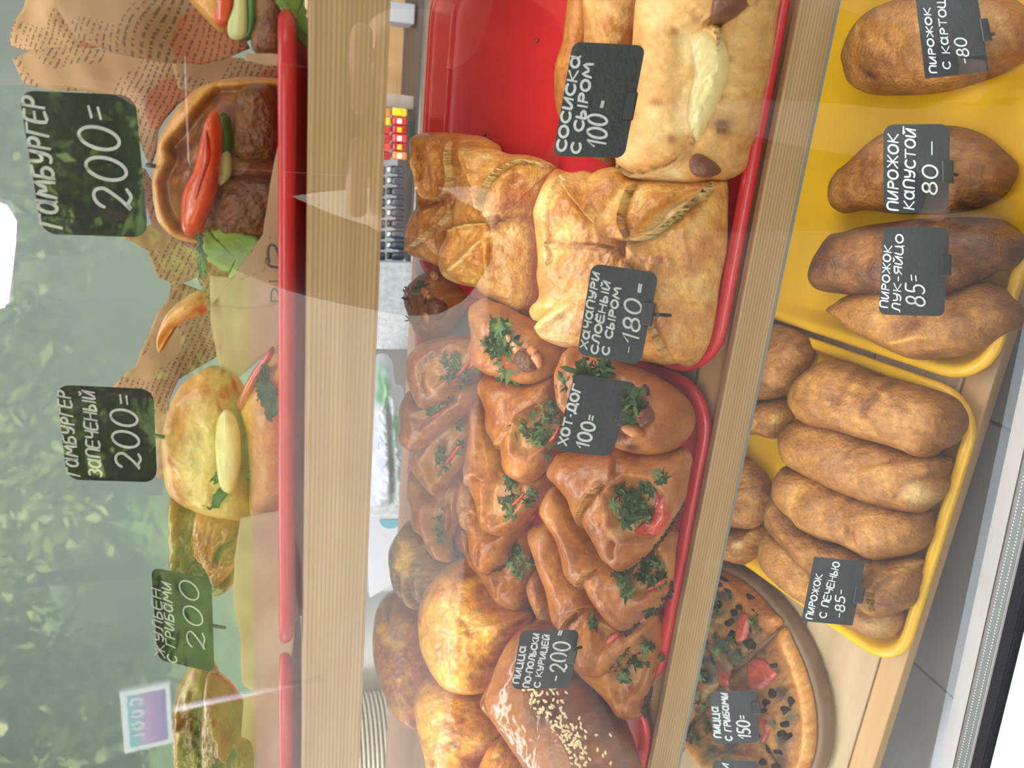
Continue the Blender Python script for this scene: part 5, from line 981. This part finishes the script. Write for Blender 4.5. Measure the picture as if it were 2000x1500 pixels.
card('chicken pizza price card for 200, between sesame bread and pizza pockets', (999,1346),(1017,1231),(1132,1230),(1113,1344), MID.off(.062), [('ПИЦЦА',(1008,1334),(1022,1262),11,3.8),('ПО·ПОЛЬСКИ',(1028,1342),(1048,1238),11,3.8),('С КУРИЦЕЙ',(1048,1342),(1068,1240),11,3.8),('200',(1088,1312),(1098,1254),32,4.5),('-',(1084,1330),(1087,1320),26,4.5),('=',(1092,1241),(1096,1232),18,4.5)], [(1104,1296),(1110,1268),(1129,1270),(1122,1298)], ((1118,1268),(1136,1264)), .12)
card('mushroom pizza price card for 150 on the round pizza', (1393,1453),(1387,1350),(1478,1349),(1482,1450), LOW.off(.030), [('ПИЦЦА',(1402,1440),(1396,1380),12,3.6),('С ГРИБАМИ',(1424,1446),(1414,1354),12,3.6),('150=',(1454,1442),(1450,1398),24,4)], [(1468,1396),(1467,1370),(1485,1369),(1487,1395)], None, .10)
card('price card cut off by the lower picture edge, only its last letter showing', (1398,1590),(1391,1485),(1481,1487),(1487,1592), LOW.off(.030), [('И',(1419,1507),(1417,1491),12,3.6)], None, None, .10)
card('square cornered potato pie price card for 80 at the upper right corner', (1807,154),(1781,-60),(1899,-72),(1932,139), LOW.off(.055), [('ПИРОЖОК',(1824,142),(1810,16),12,3.6),('С КАРТОШКОЙ',(1850,134),(1832,-58),14,3.4),('-80',(1884,124),(1874,74),22,3.6)], [(1920,82),(1912,37),(1929,35),(1939,80)], ((1925,68),(1941,66)), .02)
card('cabbage pie price card for 80 on the tapered fried pie', (1726,415),(1725,243),(1856,242),(1852,417), LOW.off(.055), [('ПИРОЖОК',(1744,410),(1744,262),19,4.4),('-',(1763,262),(1764,246),20,4.4),('КАПУСТОЙ',(1775,408),(1779,252),19,4.4),('80',(1816,378),(1816,322),28,4.4),('-',(1818,306),(1818,274),24,4)], [(1840,359),(1839,313),(1863,313),(1862,358)], ((1858,341),(1870,341)), .16)
card('onion and egg pie price card for 85, resting on the two leaning pies', (1716,614),(1726,442),(1855,445),(1844,618), LOW.off(.062), [('ПИРОЖОК',(1727,600),(1734,480),14,3.6),('ЛУК-ЯЙЦО',(1751,608),(1757,458),14,3.6),('85=',(1788,596),(1786,538),36,4)], [(1835,541),(1837,497),(1859,497),(1857,540)], None, .10)
card('square cornered liver pie price card for 85 on the filled yellow tray', (1565,1213),(1590,1087),(1690,1097),(1665,1222), LOW.off(.048), [('ПИРОЖОК',(1580,1208),(1600,1122),12,3.2),('С ПЕЧЕНЬЮ',(1606,1206),(1634,1098),13,3.2),('-85-',(1638,1206),(1643,1152),18,3.4)], [(1665,1178),(1671,1144),(1691,1147),(1684,1180)], None, .02)
# print on the paper front
pl0 = UP(.3905, 14)
letters('print', writing('R', (548,528), (540,470), 40, (-1, .1), .2), 6, pl0, 'kraftink', b2)
letters('print', writing('LI', (570,300), (566,250), 18, (-1, .15), .1)+writing('C', (572,240), (570,222), 16, (-1, .15), .1), 4.5, pl0, 'kraftink', b2)
letters('print', writing('DI', (538,590), (534,545), 16, (-1, .1), .1), 4, pl0, 'kraftink', b2)

# ================================================================== behind the middle shelf: the stall's work counter
YB = 1.02
def upq(x, y, Y): return hit(np.asarray(x, float), np.asarray(y, float), Pl((0, Y, 0), (0, 1, 0)))
def upbox(name, x0, x1, y0, y1, Y, depth, mat, parent=None, bev=.002):      # upright box given by its picture extent: x runs down, y runs right to left
    a = upq(x0, y1, Y); b = upq(x1, y0, Y)
    return box(name, (a[0], Y, b[2]), (b[0], Y+depth, a[2]), mat, parent, bev)
cz = upq(860, 800, YB)[2]
ctr = box('work_counter', (-1.3, .86, cz-.04), (.5, 1.9, cz), MT['greysheet'], None, .004); tag(ctr, 'grey work counter behind the display shelves', 'counter')
# cupboard with a wooden back, right
cb = empty('spice_rack', upq(860, 110, 1.15), 'open wooden cupboard with pale posts at the back right', 'cupboard')
upbox('back_panel', 690, 812, -60, 205, 1.28, .015, MT['cabinet'], cb)
for y0, y1 in ((8, 32), (188, 203)): upbox('post', 690, 812, y0, y1, 1.14, .06, MT['paperw'] if y0 < 100 else MT['bead'], cb)
upbox('bottom_board', 800, 830, -60, 515, 1.10, .16, MT['darkpanel'], cb)
for k, (x0, x1) in enumerate(((730, 764), (766, 796))):
    cols = [srgb(196, 120, 60), srgb(210, 180, 40), srgb(190, 50, 40), srgb(170, 30, 34), srgb(200, 60, 56), srgb(150, 30, 36)]
    for j in range(6):
        y0 = 212+j*17; c = cols[(j+k) % 6]
        e = empty('spice_packet', upq(x1, y0+8, 1.10), 'small %s spice packet with a %s label in the %s row at the back' % (('orange', 'yellow', 'red', 'crimson', 'pinkish', 'dark red')[(j+k) % 6], 'white' if j % 2 else 'yellow', 'upper' if k == 0 else 'lower'), 'packet', 'spice packets at the back')
        mt = plain('packet_%d' % ((j+k) % 6), tuple(c), .35)
        upbox('pouch', x0, x1, y0, y0+14, 1.10, .02, mt, e, .003); upbox('paper_label', x0+10, x0+19, y0+3, y0+12, 1.0985, .002, MT['white'] if j % 2 else MT['yellow'], e, .0005)
dkj = plain('dark_jar', (.03, .035, .06), .25, coat=.4)
for k, (x0, x1) in enumerate(((722, 752), (756, 788))):
    for j in range(9):
        y0 = 324+j*21; a = upq(x1, y0+9, 1.10); b = upq(x0, y0+9, 1.10); r = abs(upq(x0, y0, 1.1)[0]-upq(x0, y0+17, 1.1)[0])/2; H = b[2]-a[2]
        e = empty('spice_jar', a, 'small dark glass jar with %s lid in the %s row at the back' % ('a steel' if (j+k) % 3 else 'a black', 'upper' if k == 0 else 'lower'), 'jar', 'dark jars in the %s row, %s lids' % ('upper' if k == 0 else 'lower', 'steel' if (j+k) % 3 else 'black'))
        lathe('glass', [(r*.9, 0), (r, .002), (r, H*.66), (r*.8, H*.74)], dkj, a, e, 16); lathe('lid', [(r*.84, H*.75), (r*.84, H), (r*.5, H*1.01)], MT['steel' if (j+k) % 3 else 'clip'], a, e, 16)
tag(upbox('hanging_panel', 700, 860, 516, 682, 1.05, .012, MT['greycloth']), 'grey speckled panel standing at the back behind the trays', 'panel')
tag(upbox('dark_cupboard', 690, 860, 684, 860, 1.30, .05, MT['darkpanel']), 'dark brown board behind the green and white bag', 'board')
# shopping bag
bagp = Pl(upq(790, 840, .98), (0, -1, 0)); GR = srgb(36, 104, 56)
MT['bagm'] = dough('plastic_bag', .3, .3, .15, 60, .06)
PAL['bag'] = [srgb(158, 162, 165), srgb(146, 151, 155), srgb(128, 134, 140), srgb(108, 115, 122)]
bo = [(738,694),(764,701),(771,749),(788,760),(786,789),(790,826),(806,841),(810,907),(805,976),(760,980),(714,976),(711,870),(716,775),(727,760),(729,723)]
tag(puff('carrier_bag', bo, bagp, .05, MT['bagm'], 'bag', None, at=upq(755, 850, .98), face=0, base=.03, N=90, R=22, tone=.3, nb=.4, bumps=.18, rough=6, seed=301,
  feats=[('paint', [(735,700),(752,705),(757,760),(745,775),(730,770)], 6, GR, .9), ('paint', [(760,790),(780,795),(786,835),(770,840),(757,815)], 6, GR, .9), ('paint', [(755,830),(762,835),(765,972),(757,972)], 4, GR, .7), ('crease', [(752,760),(756,860),(762,970)], 5, .012, .2), ('spot', (735,880), (14,70), srgb(138, 142, 168), .5), ('paint', [(770,850),(802,850),(800,970),(772,968)], 10, srgb(120, 126, 126), .7)]).o, 'crumpled white carrier bag with green print at the back', 'bag')
# carton / sleeve
cn = empty('paper_sleeve', upq(1100, 1070, 1.0), 'white paper sleeve with a teal mark, leaning beside the bag', 'packet')
def upslab(name, out, Y, d, mat, parent):
    P = np.array(out, float); a = upq(P[:, 0], P[:, 1], Y); b = a+np.array([0, d, 0]); m = len(P)
    return mesh(name, np.vstack([a, b]), [tuple(range(m)), tuple(range(2*m-1, m-1, -1))]+[(k, m+k, m+(k+1) % m, (k+1) % m) for k in range(m)], mat, parent, False)
upslab('sleeve', [(706,985),(786,980),(790,1060),(778,1140),(760,1145),(722,1168),(718,1090),(708,1030)], 1.0, .02, MT['paperw'], cn)
teal = plain('teal_print', (.03, .17, .24), .5)
upslab('teal_mark', [(742+6*0, 1015)]+[(762+22*cos(t)*.95, 1015+18*sin(t)) for t in np.linspace(pi, 0, 12)], .9985, .001, teal, cn)
tag(upbox('clear_box', 700, 800, 978, 1012, .96, .03, MT['greycloth']), 'narrow pale grey box end beside the paper sleeve', 'box')
# steel pot
a = upq(850, 1250, 1.08); pr_ = abs(upq(750, 1168, 1.08)[0]-upq(750, 1338, 1.08)[0])/2; pz = upq(690, 1250, 1.08)[2]-a[2]
pot = empty('steel_pot', a, 'large brushed steel pot on the counter at the back left', 'pot')
lathe('body', [(pr_*.97, 0), (pr_, .004), (pr_, pz*.96), (pr_*1.03, pz*.97), (pr_*1.03, pz), (pr_*.98, pz), (pr_*.97, pz*.5)], MT['steel'], a, pot, 48)
lathe('base_ring', [(pr_*.99, .0), (pr_*1.012, .003), (pr_*1.012, .02), (pr_*.99, .023)], MT['steel'], a, pot, 48)
# cup stacks
cupm = plain('kraft_cup', (.55, .47, .33), .6); cupw = plain('cup_inner', (.10, .09, .06), .7); cupg = plain('grey_cup', (.42, .45, .48), .6)
def cups(label, y0, y1, x0, x1, Y, n, m1, m2):
    a = upq(x1, (y0+y1)/2, Y); r = abs(upq(750, y0, Y)[0]-upq(750, y1, Y)[0])/2; H = upq(x0, (y0+y1)/2, Y)[2]-a[2]; s = H/n
    st = []
    for k in range(n):
        e = empty('paper_cup', a+np.array([0, 0, k*s]), label, 'cup', 'nested '+label.split()[0]+' paper cups')
        lathe('rim', [(r*.90, s*.05), (r*.985, s*.42), (r, s*.55), (r, s*.80), (r*.97, s*.92)], m1, a+np.array([0, 0, k*s]), e, 28)
        lathe('wall', [(r*.93, 0), (r*.93, s*.5), (r*.90, s*.95)], m2, a+np.array([0, 0, k*s]), e, 24)
cups('brown ribbed paper cup in the front nested stack', 1362, 1560, 690, 880, .94, 24, cupm, cupw)
cups('grey paper cup in the stack behind the brown cups', 1326, 1420, 692, 850, 1.12, 18, cupg, cupw)
lb = empty('striped_carton', upq(830, 1362, 1.03), 'small carton with coloured stripes between pot and cups', 'carton')
upbox('carton', 686, 850, 1342, 1364, 1.03, .04, MT['paperw'], lb)
for k, c in enumerate(((150, 60, 70), (90, 130, 90), (200, 170, 90), (70, 90, 150), (170, 180, 90), (60, 110, 100), (120, 80, 60))):
    upbox('stripe', 690+k*13, 697+k*13, 1341, 1365, 1.0292, .0005, plain('stripe_%d' % k, tuple(srgb(*c)), .5), lb, 0)
# tube lamp at the ceiling
tl = empty('tube_lamp', upq(0, 490, 1.35), 'white tube lamp near the ceiling, only its lower end in view', 'lamp')
upslab('housing', [(-60,380),(6,398),(14,420),(10,600),(-60,612)], 1.36, .04, MT['white'], tl)
upslab('tube', [(-60,395),(4,404),(24,436),(22,480),(8,596),(-60,600)], 1.34, .02, MT['led'], tl)

# ================================================================== outdoors, seen in the glass
def tree(x, y, H, R, label, seed, z=0.0, leafm='leaf', n=2600):
    r = np.random.default_rng(seed); e = empty('tree', (x, y, z), label, 'tree', 'trees across the road')
    tube('trunk', [(x, y, z-.3), (x+.1, y, z+H*.3), (x-.05, y+.1, z+H*.62), (x, y, z+H*.9)], [.20, .15, .09, .03], MT['bark'], e, 8)
    cl = r.normal(size=(26, 3))*[.42, .42, .30]; cl /= np.maximum(1, np.linalg.norm(cl, axis=1)/1.0)[:, None]; cl *= [R, R, H*.46]; cl[:, 2] += z+H*.56; cl[:, :2] += [x, y]
    P = cl[r.integers(0, len(cl), n)]+r.normal(size=(n, 3))*[R*.24, R*.24, H*.075]
    a = r.normal(size=(n, 3)); a /= np.linalg.norm(a, axis=1)[:, None]; b = np.cross(a, r.normal(size=(n, 3))); b /= np.linalg.norm(b, axis=1)[:, None]; s = r.uniform(.10, .22, (n, 1))
    V = np.stack([P-a*s, P+b*s*.5, P+a*s, P-b*s*.5], 1).reshape(-1, 3); f = [(4*k, 4*k+1, 4*k+2, 4*k+3) for k in range(n)]
    tag(mesh('foliage', V, f, MT[leafm], e, False), kind='stuff')
# the wooded slope
xs = np.linspace(-40, 30, 46); ys = np.linspace(-60, -11.5, 30); V = []; f = []
for j, y in enumerate(ys):
    for x in xs: V.append((x, y, max(0, (-11.5-y)*.42)+.35*sin(x*.7+y)*min(1, (-11.5-y)*.3)+.3*sin(x*1.9)*min(1, (-11.5-y)*.3)))
for j in range(29):
    for i in range(45): f.append((j*46+i, j*46+i+1, (j+1)*46+i+1, (j+1)*46+i))
struct(mesh('trim_8', V, f, MT['grass'], None, True))
r_ = np.random.default_rng(5)
TREES = []
for k in range(34):
    y = -13-r_.uniform(0, 14)*(.3+.7*(k/33)); x = -18+32*((k*7) % 34)/34+r_.uniform(-.6, .6); TREES.append((x, y))
for k, (x, y) in enumerate(TREES):
    tree(x, y, r_.uniform(4.5, 8.5), r_.uniform(1.7, 2.7), 'leafy green tree on the slope, reflected in the window glass', 400+k, max(0, (-11.5-y)*.42), 'leaf' if k % 3 else 'leaf2')
def mirrored(x, y, Y):                        # where the reflected sight line meets the upright plane y=Y
    g = hit(x, y, GLASS); d = g-CAM; d = d/np.linalg.norm(d); d = d-2*(d@GLASS.n)*GLASS.n; return g+d*((Y-g[1])/d[1])
A, B = mirrored(244, 1470, -6.0), mirrored(332, 1330, -6.0); x0, x1 = sorted((A[0], B[0])); z0, z1 = sorted((A[2], B[2]))
sg = empty('sign_board', ((x0+x1)/2, -6.0, 0), 'white framed sign on a post across the road, mirrored in the glass', 'sign')
box('frame', (x0, -6.03, z0), (x1, -5.98, z1), MT['white'], sg, .01)
m_, n_t, b_ = newmat('sign_print'); tc_ = n_t.nodes.new('ShaderNodeTexCoord'); sx_ = n_t.nodes.new('ShaderNodeSeparateXYZ'); n_t.links.new(tc_.outputs['Generated'], sx_.inputs[0])
rp = n_t.nodes.new('ShaderNodeValToRGB'); rp.color_ramp.elements[0].color = (.16, .06, .38, 1); rp.color_ramp.elements[1].color = (.06, .48, .46, 1); e3 = rp.color_ramp.elements.new(.5); e3.color = (.46, .20, .52, 1)
n_t.links.new(sx_.outputs['Z'], rp.inputs[0]); n_t.links.new(rp.outputs[0], b_.inputs['Base Color']); MT['print'] = m_
bw, bh = (x1-x0)*.09, (z1-z0)*.12; box('panel', (x0+bw, -5.985, z0+bh), (x1-bw, -5.972, z1-bh), MT['print'], sg, .002)
tube('post', [((x0+x1)/2, -6.03, 0), ((x0+x1)/2, -6.03, z0+.02)], .03, MT['white'], sg)
W_ = x1-x0; cc = 'COOL'; v, f = [], []
for i, ch in enumerate(cc):
    for L in G[ch][1]:
        P = np.array([(-(i*.19-.36)*W_*1.0-p[0]*.15*W_, p[1]*(z1-z0)*.22) for p in L]); a_, b2_ = ribbon(catmull(P, 24, False) if len(P) > 3 else P, W_*.03); k0 = len(v); m = len(a_)
        v += [((x0+x1)/2+q[0], -5.968, z1-bh*1.3-(z1-z0)*.26+q[1]) for q in list(a_)+list(b2_)]; f += [(k0+k, k0+k+1, k0+m+k+1, k0+m+k) for k in range(m-1)]
mesh('lettering', v, f, MT['white'], sg, False)
#PART5
# ================================================================== the photographer, seen only in the glass
MT['skin'] = plain('skin', (.52, .30, .21), .5, var=.05, vscale=30); MT['jacket'] = plain('dark_jacket', (.030, .032, .042), .8, bump=.4, bscale=60)
MT['trousers'] = plain('dark_trousers', (.035, .04, .06), .8); MT['hair'] = plain('dark_hair', (.03, .02, .014), .5, bump=1, bscale=120, stretch=(1, 1, .2)); MT['eye'] = plain('eye', (.7, .7, .68), .2); MT['phone'] = plain('phone_back', (.02, .02, .024), .15)
def skinned(name, J, E, mat, parent, sub=2, root=0):
    me = bpy.data.meshes.new(name); o0 = wpos(parent); me.from_pydata([tuple(Vector(j[:3])-o0) for j in J], E, []); me.materials.append(MT[mat])
    o = bpy.data.objects.new(name, me); COL.objects.link(o); o.parent = parent
    s = o.modifiers.new('skin', 'SKIN'); s.use_smooth_shade = True
    for i, j in enumerate(J): me.skin_vertices[0].data[i].radius = (j[3], j[4] if len(j) > 4 else j[3])
    me.skin_vertices[0].data[root].use_root = True
    m = o.modifiers.new('sub', 'SUBSURF'); m.levels = sub; m.render_levels = sub
    return o
px_, py_ = .045, -.43
man = empty('person', (px_, py_, 0), 'person in a dark jacket holding up a phone, seen as a reflection in the glass', 'person')
def S(dx, dy, z): return (px_+dx, py_+dy, z)
J = [(*S(0, 0, .95), .125, .10), (*S(0, .0, 1.12), .115, .09), (*S(0, .0, 1.30), .135, .10), (*S(0, -.01, 1.42), .08, .07), (*S(0, 0, 1.50), .052, .052), (*S(0, .02, 1.56), .062, .07), (*S(0, .015, 1.64), .070, .085), (*S(0, .01, 1.71), .052, .065)]
E_ = [(k, k+1) for k in range(7)]
def add(par, pts):
    for p in pts: J.append(p); E_.append((par, len(J)-1)); par = len(J)-1
    return par
wr = {}
for s in (-1, 1):
    wx = -.062 if s < 0 else .040
    wr[s] = (wx+s*.02, -.055, 1.215)
    add(2, [(*S(s*.165, -.01, 1.385), .058), (*S(s*.225, .02, 1.24), .046), (*S(s*.235, .13, 1.125), .040), (px_+s*.17, py_+.22, 1.13, .036), (wx+s*.035, -.105, 1.185, .027), (*wr[s], .024, .030)])
    add(0, [(*S(s*.095, .0, .86), .095), (*S(s*.105, .02, .50), .062), (*S(s*.105, .0, .30), .056), (*S(s*.105, -.02, .10), .040), (*S(s*.11, .05, .045), .040), (*S(s*.115, .15, .035), .034)])
body = skinned('body', J, E_, 'skin', man)
for s in (-1, 1):                                     # fingers: each a chain rooted in the palm
    x0, y0, z0 = wr[s]; palm = (x0-s*.004, y0+.032, z0+.045)
    skinned('palm', [(x0, y0, z0, .024, .028), (*palm, .020, .030), (palm[0]-s*.004, palm[1]+.006, palm[2]+.022, .017, .028)], [(0, 1), (1, 2)], 'skin', man)
    ex = -.050 if s < 0 else .025                      # phone edge the fingers close over
    for q, (dz, L) in enumerate(((-.008, .050), (.012, .058), (.031, .062), (.050, .056))):
        b = (palm[0]+s*.004, palm[1]+.004, palm[2]-.018+dz); k1 = (ex+s*.006, -.008, b[2]+.004); k2 = (ex-s*L*.30, .0045, b[2]+.006); k3 = (ex-s*L*.55, .0030, b[2]+.007)
        if k3[2] > 1.372: k1 = (ex+s*.007, .0, 1.366); k2 = (ex-s*.010, .0125, 1.370); k3 = (ex-s*.019, .0110, 1.370)
        skinned('finger', [(*b, .0095), (*k1, .0088), (*k2, .0080), (*k3, .0068)], [(0, 1), (1, 2), (2, 3)], 'skin', man)
    skinned('thumb', [(palm[0]-s*.002, palm[1]-.012, palm[2]-.02, .012), (ex+s*.004, -.026, palm[2]+.012, .0105), (ex-s*.012, -.024, palm[2]+.034, .009), (ex-s*.026, -.022, palm[2]+.046, .0078)], [(0, 1), (1, 2), (2, 3)], 'skin', man)
# clothes
Jj = [(*S(0, 0, .86), .155, .13), (*S(0, 0, 1.12), .140, .115), (*S(0, 0, 1.30), .160, .122), (*S(0, -.01, 1.425), .088, .08), (*S(0, -.005, 1.46), .066, .066)]; Ej = [(0, 1), (1, 2), (2, 3), (3, 4)]
for s in (-1, 1):
    i = len(Jj); wx = -.062 if s < 0 else .040
    Jj += [(*S(s*.175, -.01, 1.39), .072), (*S(s*.232, .02, 1.24), .060), (*S(s*.240, .13, 1.125), .054), (px_+s*.172, py_+.22, 1.13, .050), (wx+s*.052, -.145, 1.168, .042)]
    Ej += [(2, i), (i, i+1), (i+1, i+2), (i+2, i+3), (i+3, i+4)]
skinned('jacket', Jj, Ej, 'jacket', man)
Jt = [(*S(0, 0, .98), .14, .115), (*S(0, 0, .90), .145, .12)]; Et = [(0, 1)]
for s in (-1, 1):
    i = len(Jt); Jt += [(*S(s*.095, .0, .82), .105), (*S(s*.105, .02, .50), .078), (*S(s*.105, -.01, .12), .062)]; Et += [(1, i), (i, i+1), (i+1, i+2)]
skinned('trousers', Jt, Et, 'trousers', man)
for s in (-1, 1): skinned('shoe', [(*S(s*.11, -.06, .048), .044), (*S(s*.11, .04, .05), .05), (*S(s*.118, .17, .036), .036)], [(0, 1), (1, 2)], 'clip', man)
hc = np.array(S(0, .01, 1.645))
def ell(name, c, r, mat, parent, cut=None, n=14):
    bm = bmesh.new(); bmesh.ops.create_uvsphere(bm, u_segments=20, v_segments=n, radius=1)
    for q in bm.verts: q.co = Vector((q.co.x*r[0], q.co.y*r[1], q.co.z*r[2]))
    if cut is not None:
        bmesh.ops.delete(bm, geom=[q for q in bm.verts if cut(q.co)], context='VERTS')
    return bm_mesh(name, bm, MT[mat], parent, True, Vector(c)-wpos(parent))
ell('hair', hc+[0, -.014, .022], (.084, .100, .092), 'hair', man, lambda c: c.y > .045 and c.z < .045)
ell('nose', hc+[0, .098, -.018], (.014, .020, .024), 'skin', man); ell('mouth', hc+[0, .084, -.062], (.024, .010, .007), 'tomato', man)
for s in (-1, 1):
    ell('eye', hc+[s*.030, .080, .008], (.013, .012, .009), 'eye', man); ell('ear', hc+[s*.076, .0, -.008], (.012, .022, .032), 'skin', man)
ph = empty('phone', (-.0125, -.008, 1.338), 'dark phone held upright in both hands, reflected in the glass', 'phone')
o = box('case', (-.050, -.014, 1.245), (.025, -.0045, 1.416), MT['phone'], ph, .004)
lathe('camera_lens', [(.007, 0), (.007, .0015), (.005, .0018)], MT['clip'], (.012, -.0045, 1.36), ph, 16, Matrix.Rotation(-pi/2, 4, 'X'))
lathe('camera_lens', [(.007, 0), (.007, .0015), (.005, .0018)], MT['clip'], (-.008, -.0045, 1.38), ph, 16, Matrix.Rotation(-pi/2, 4, 'X'))
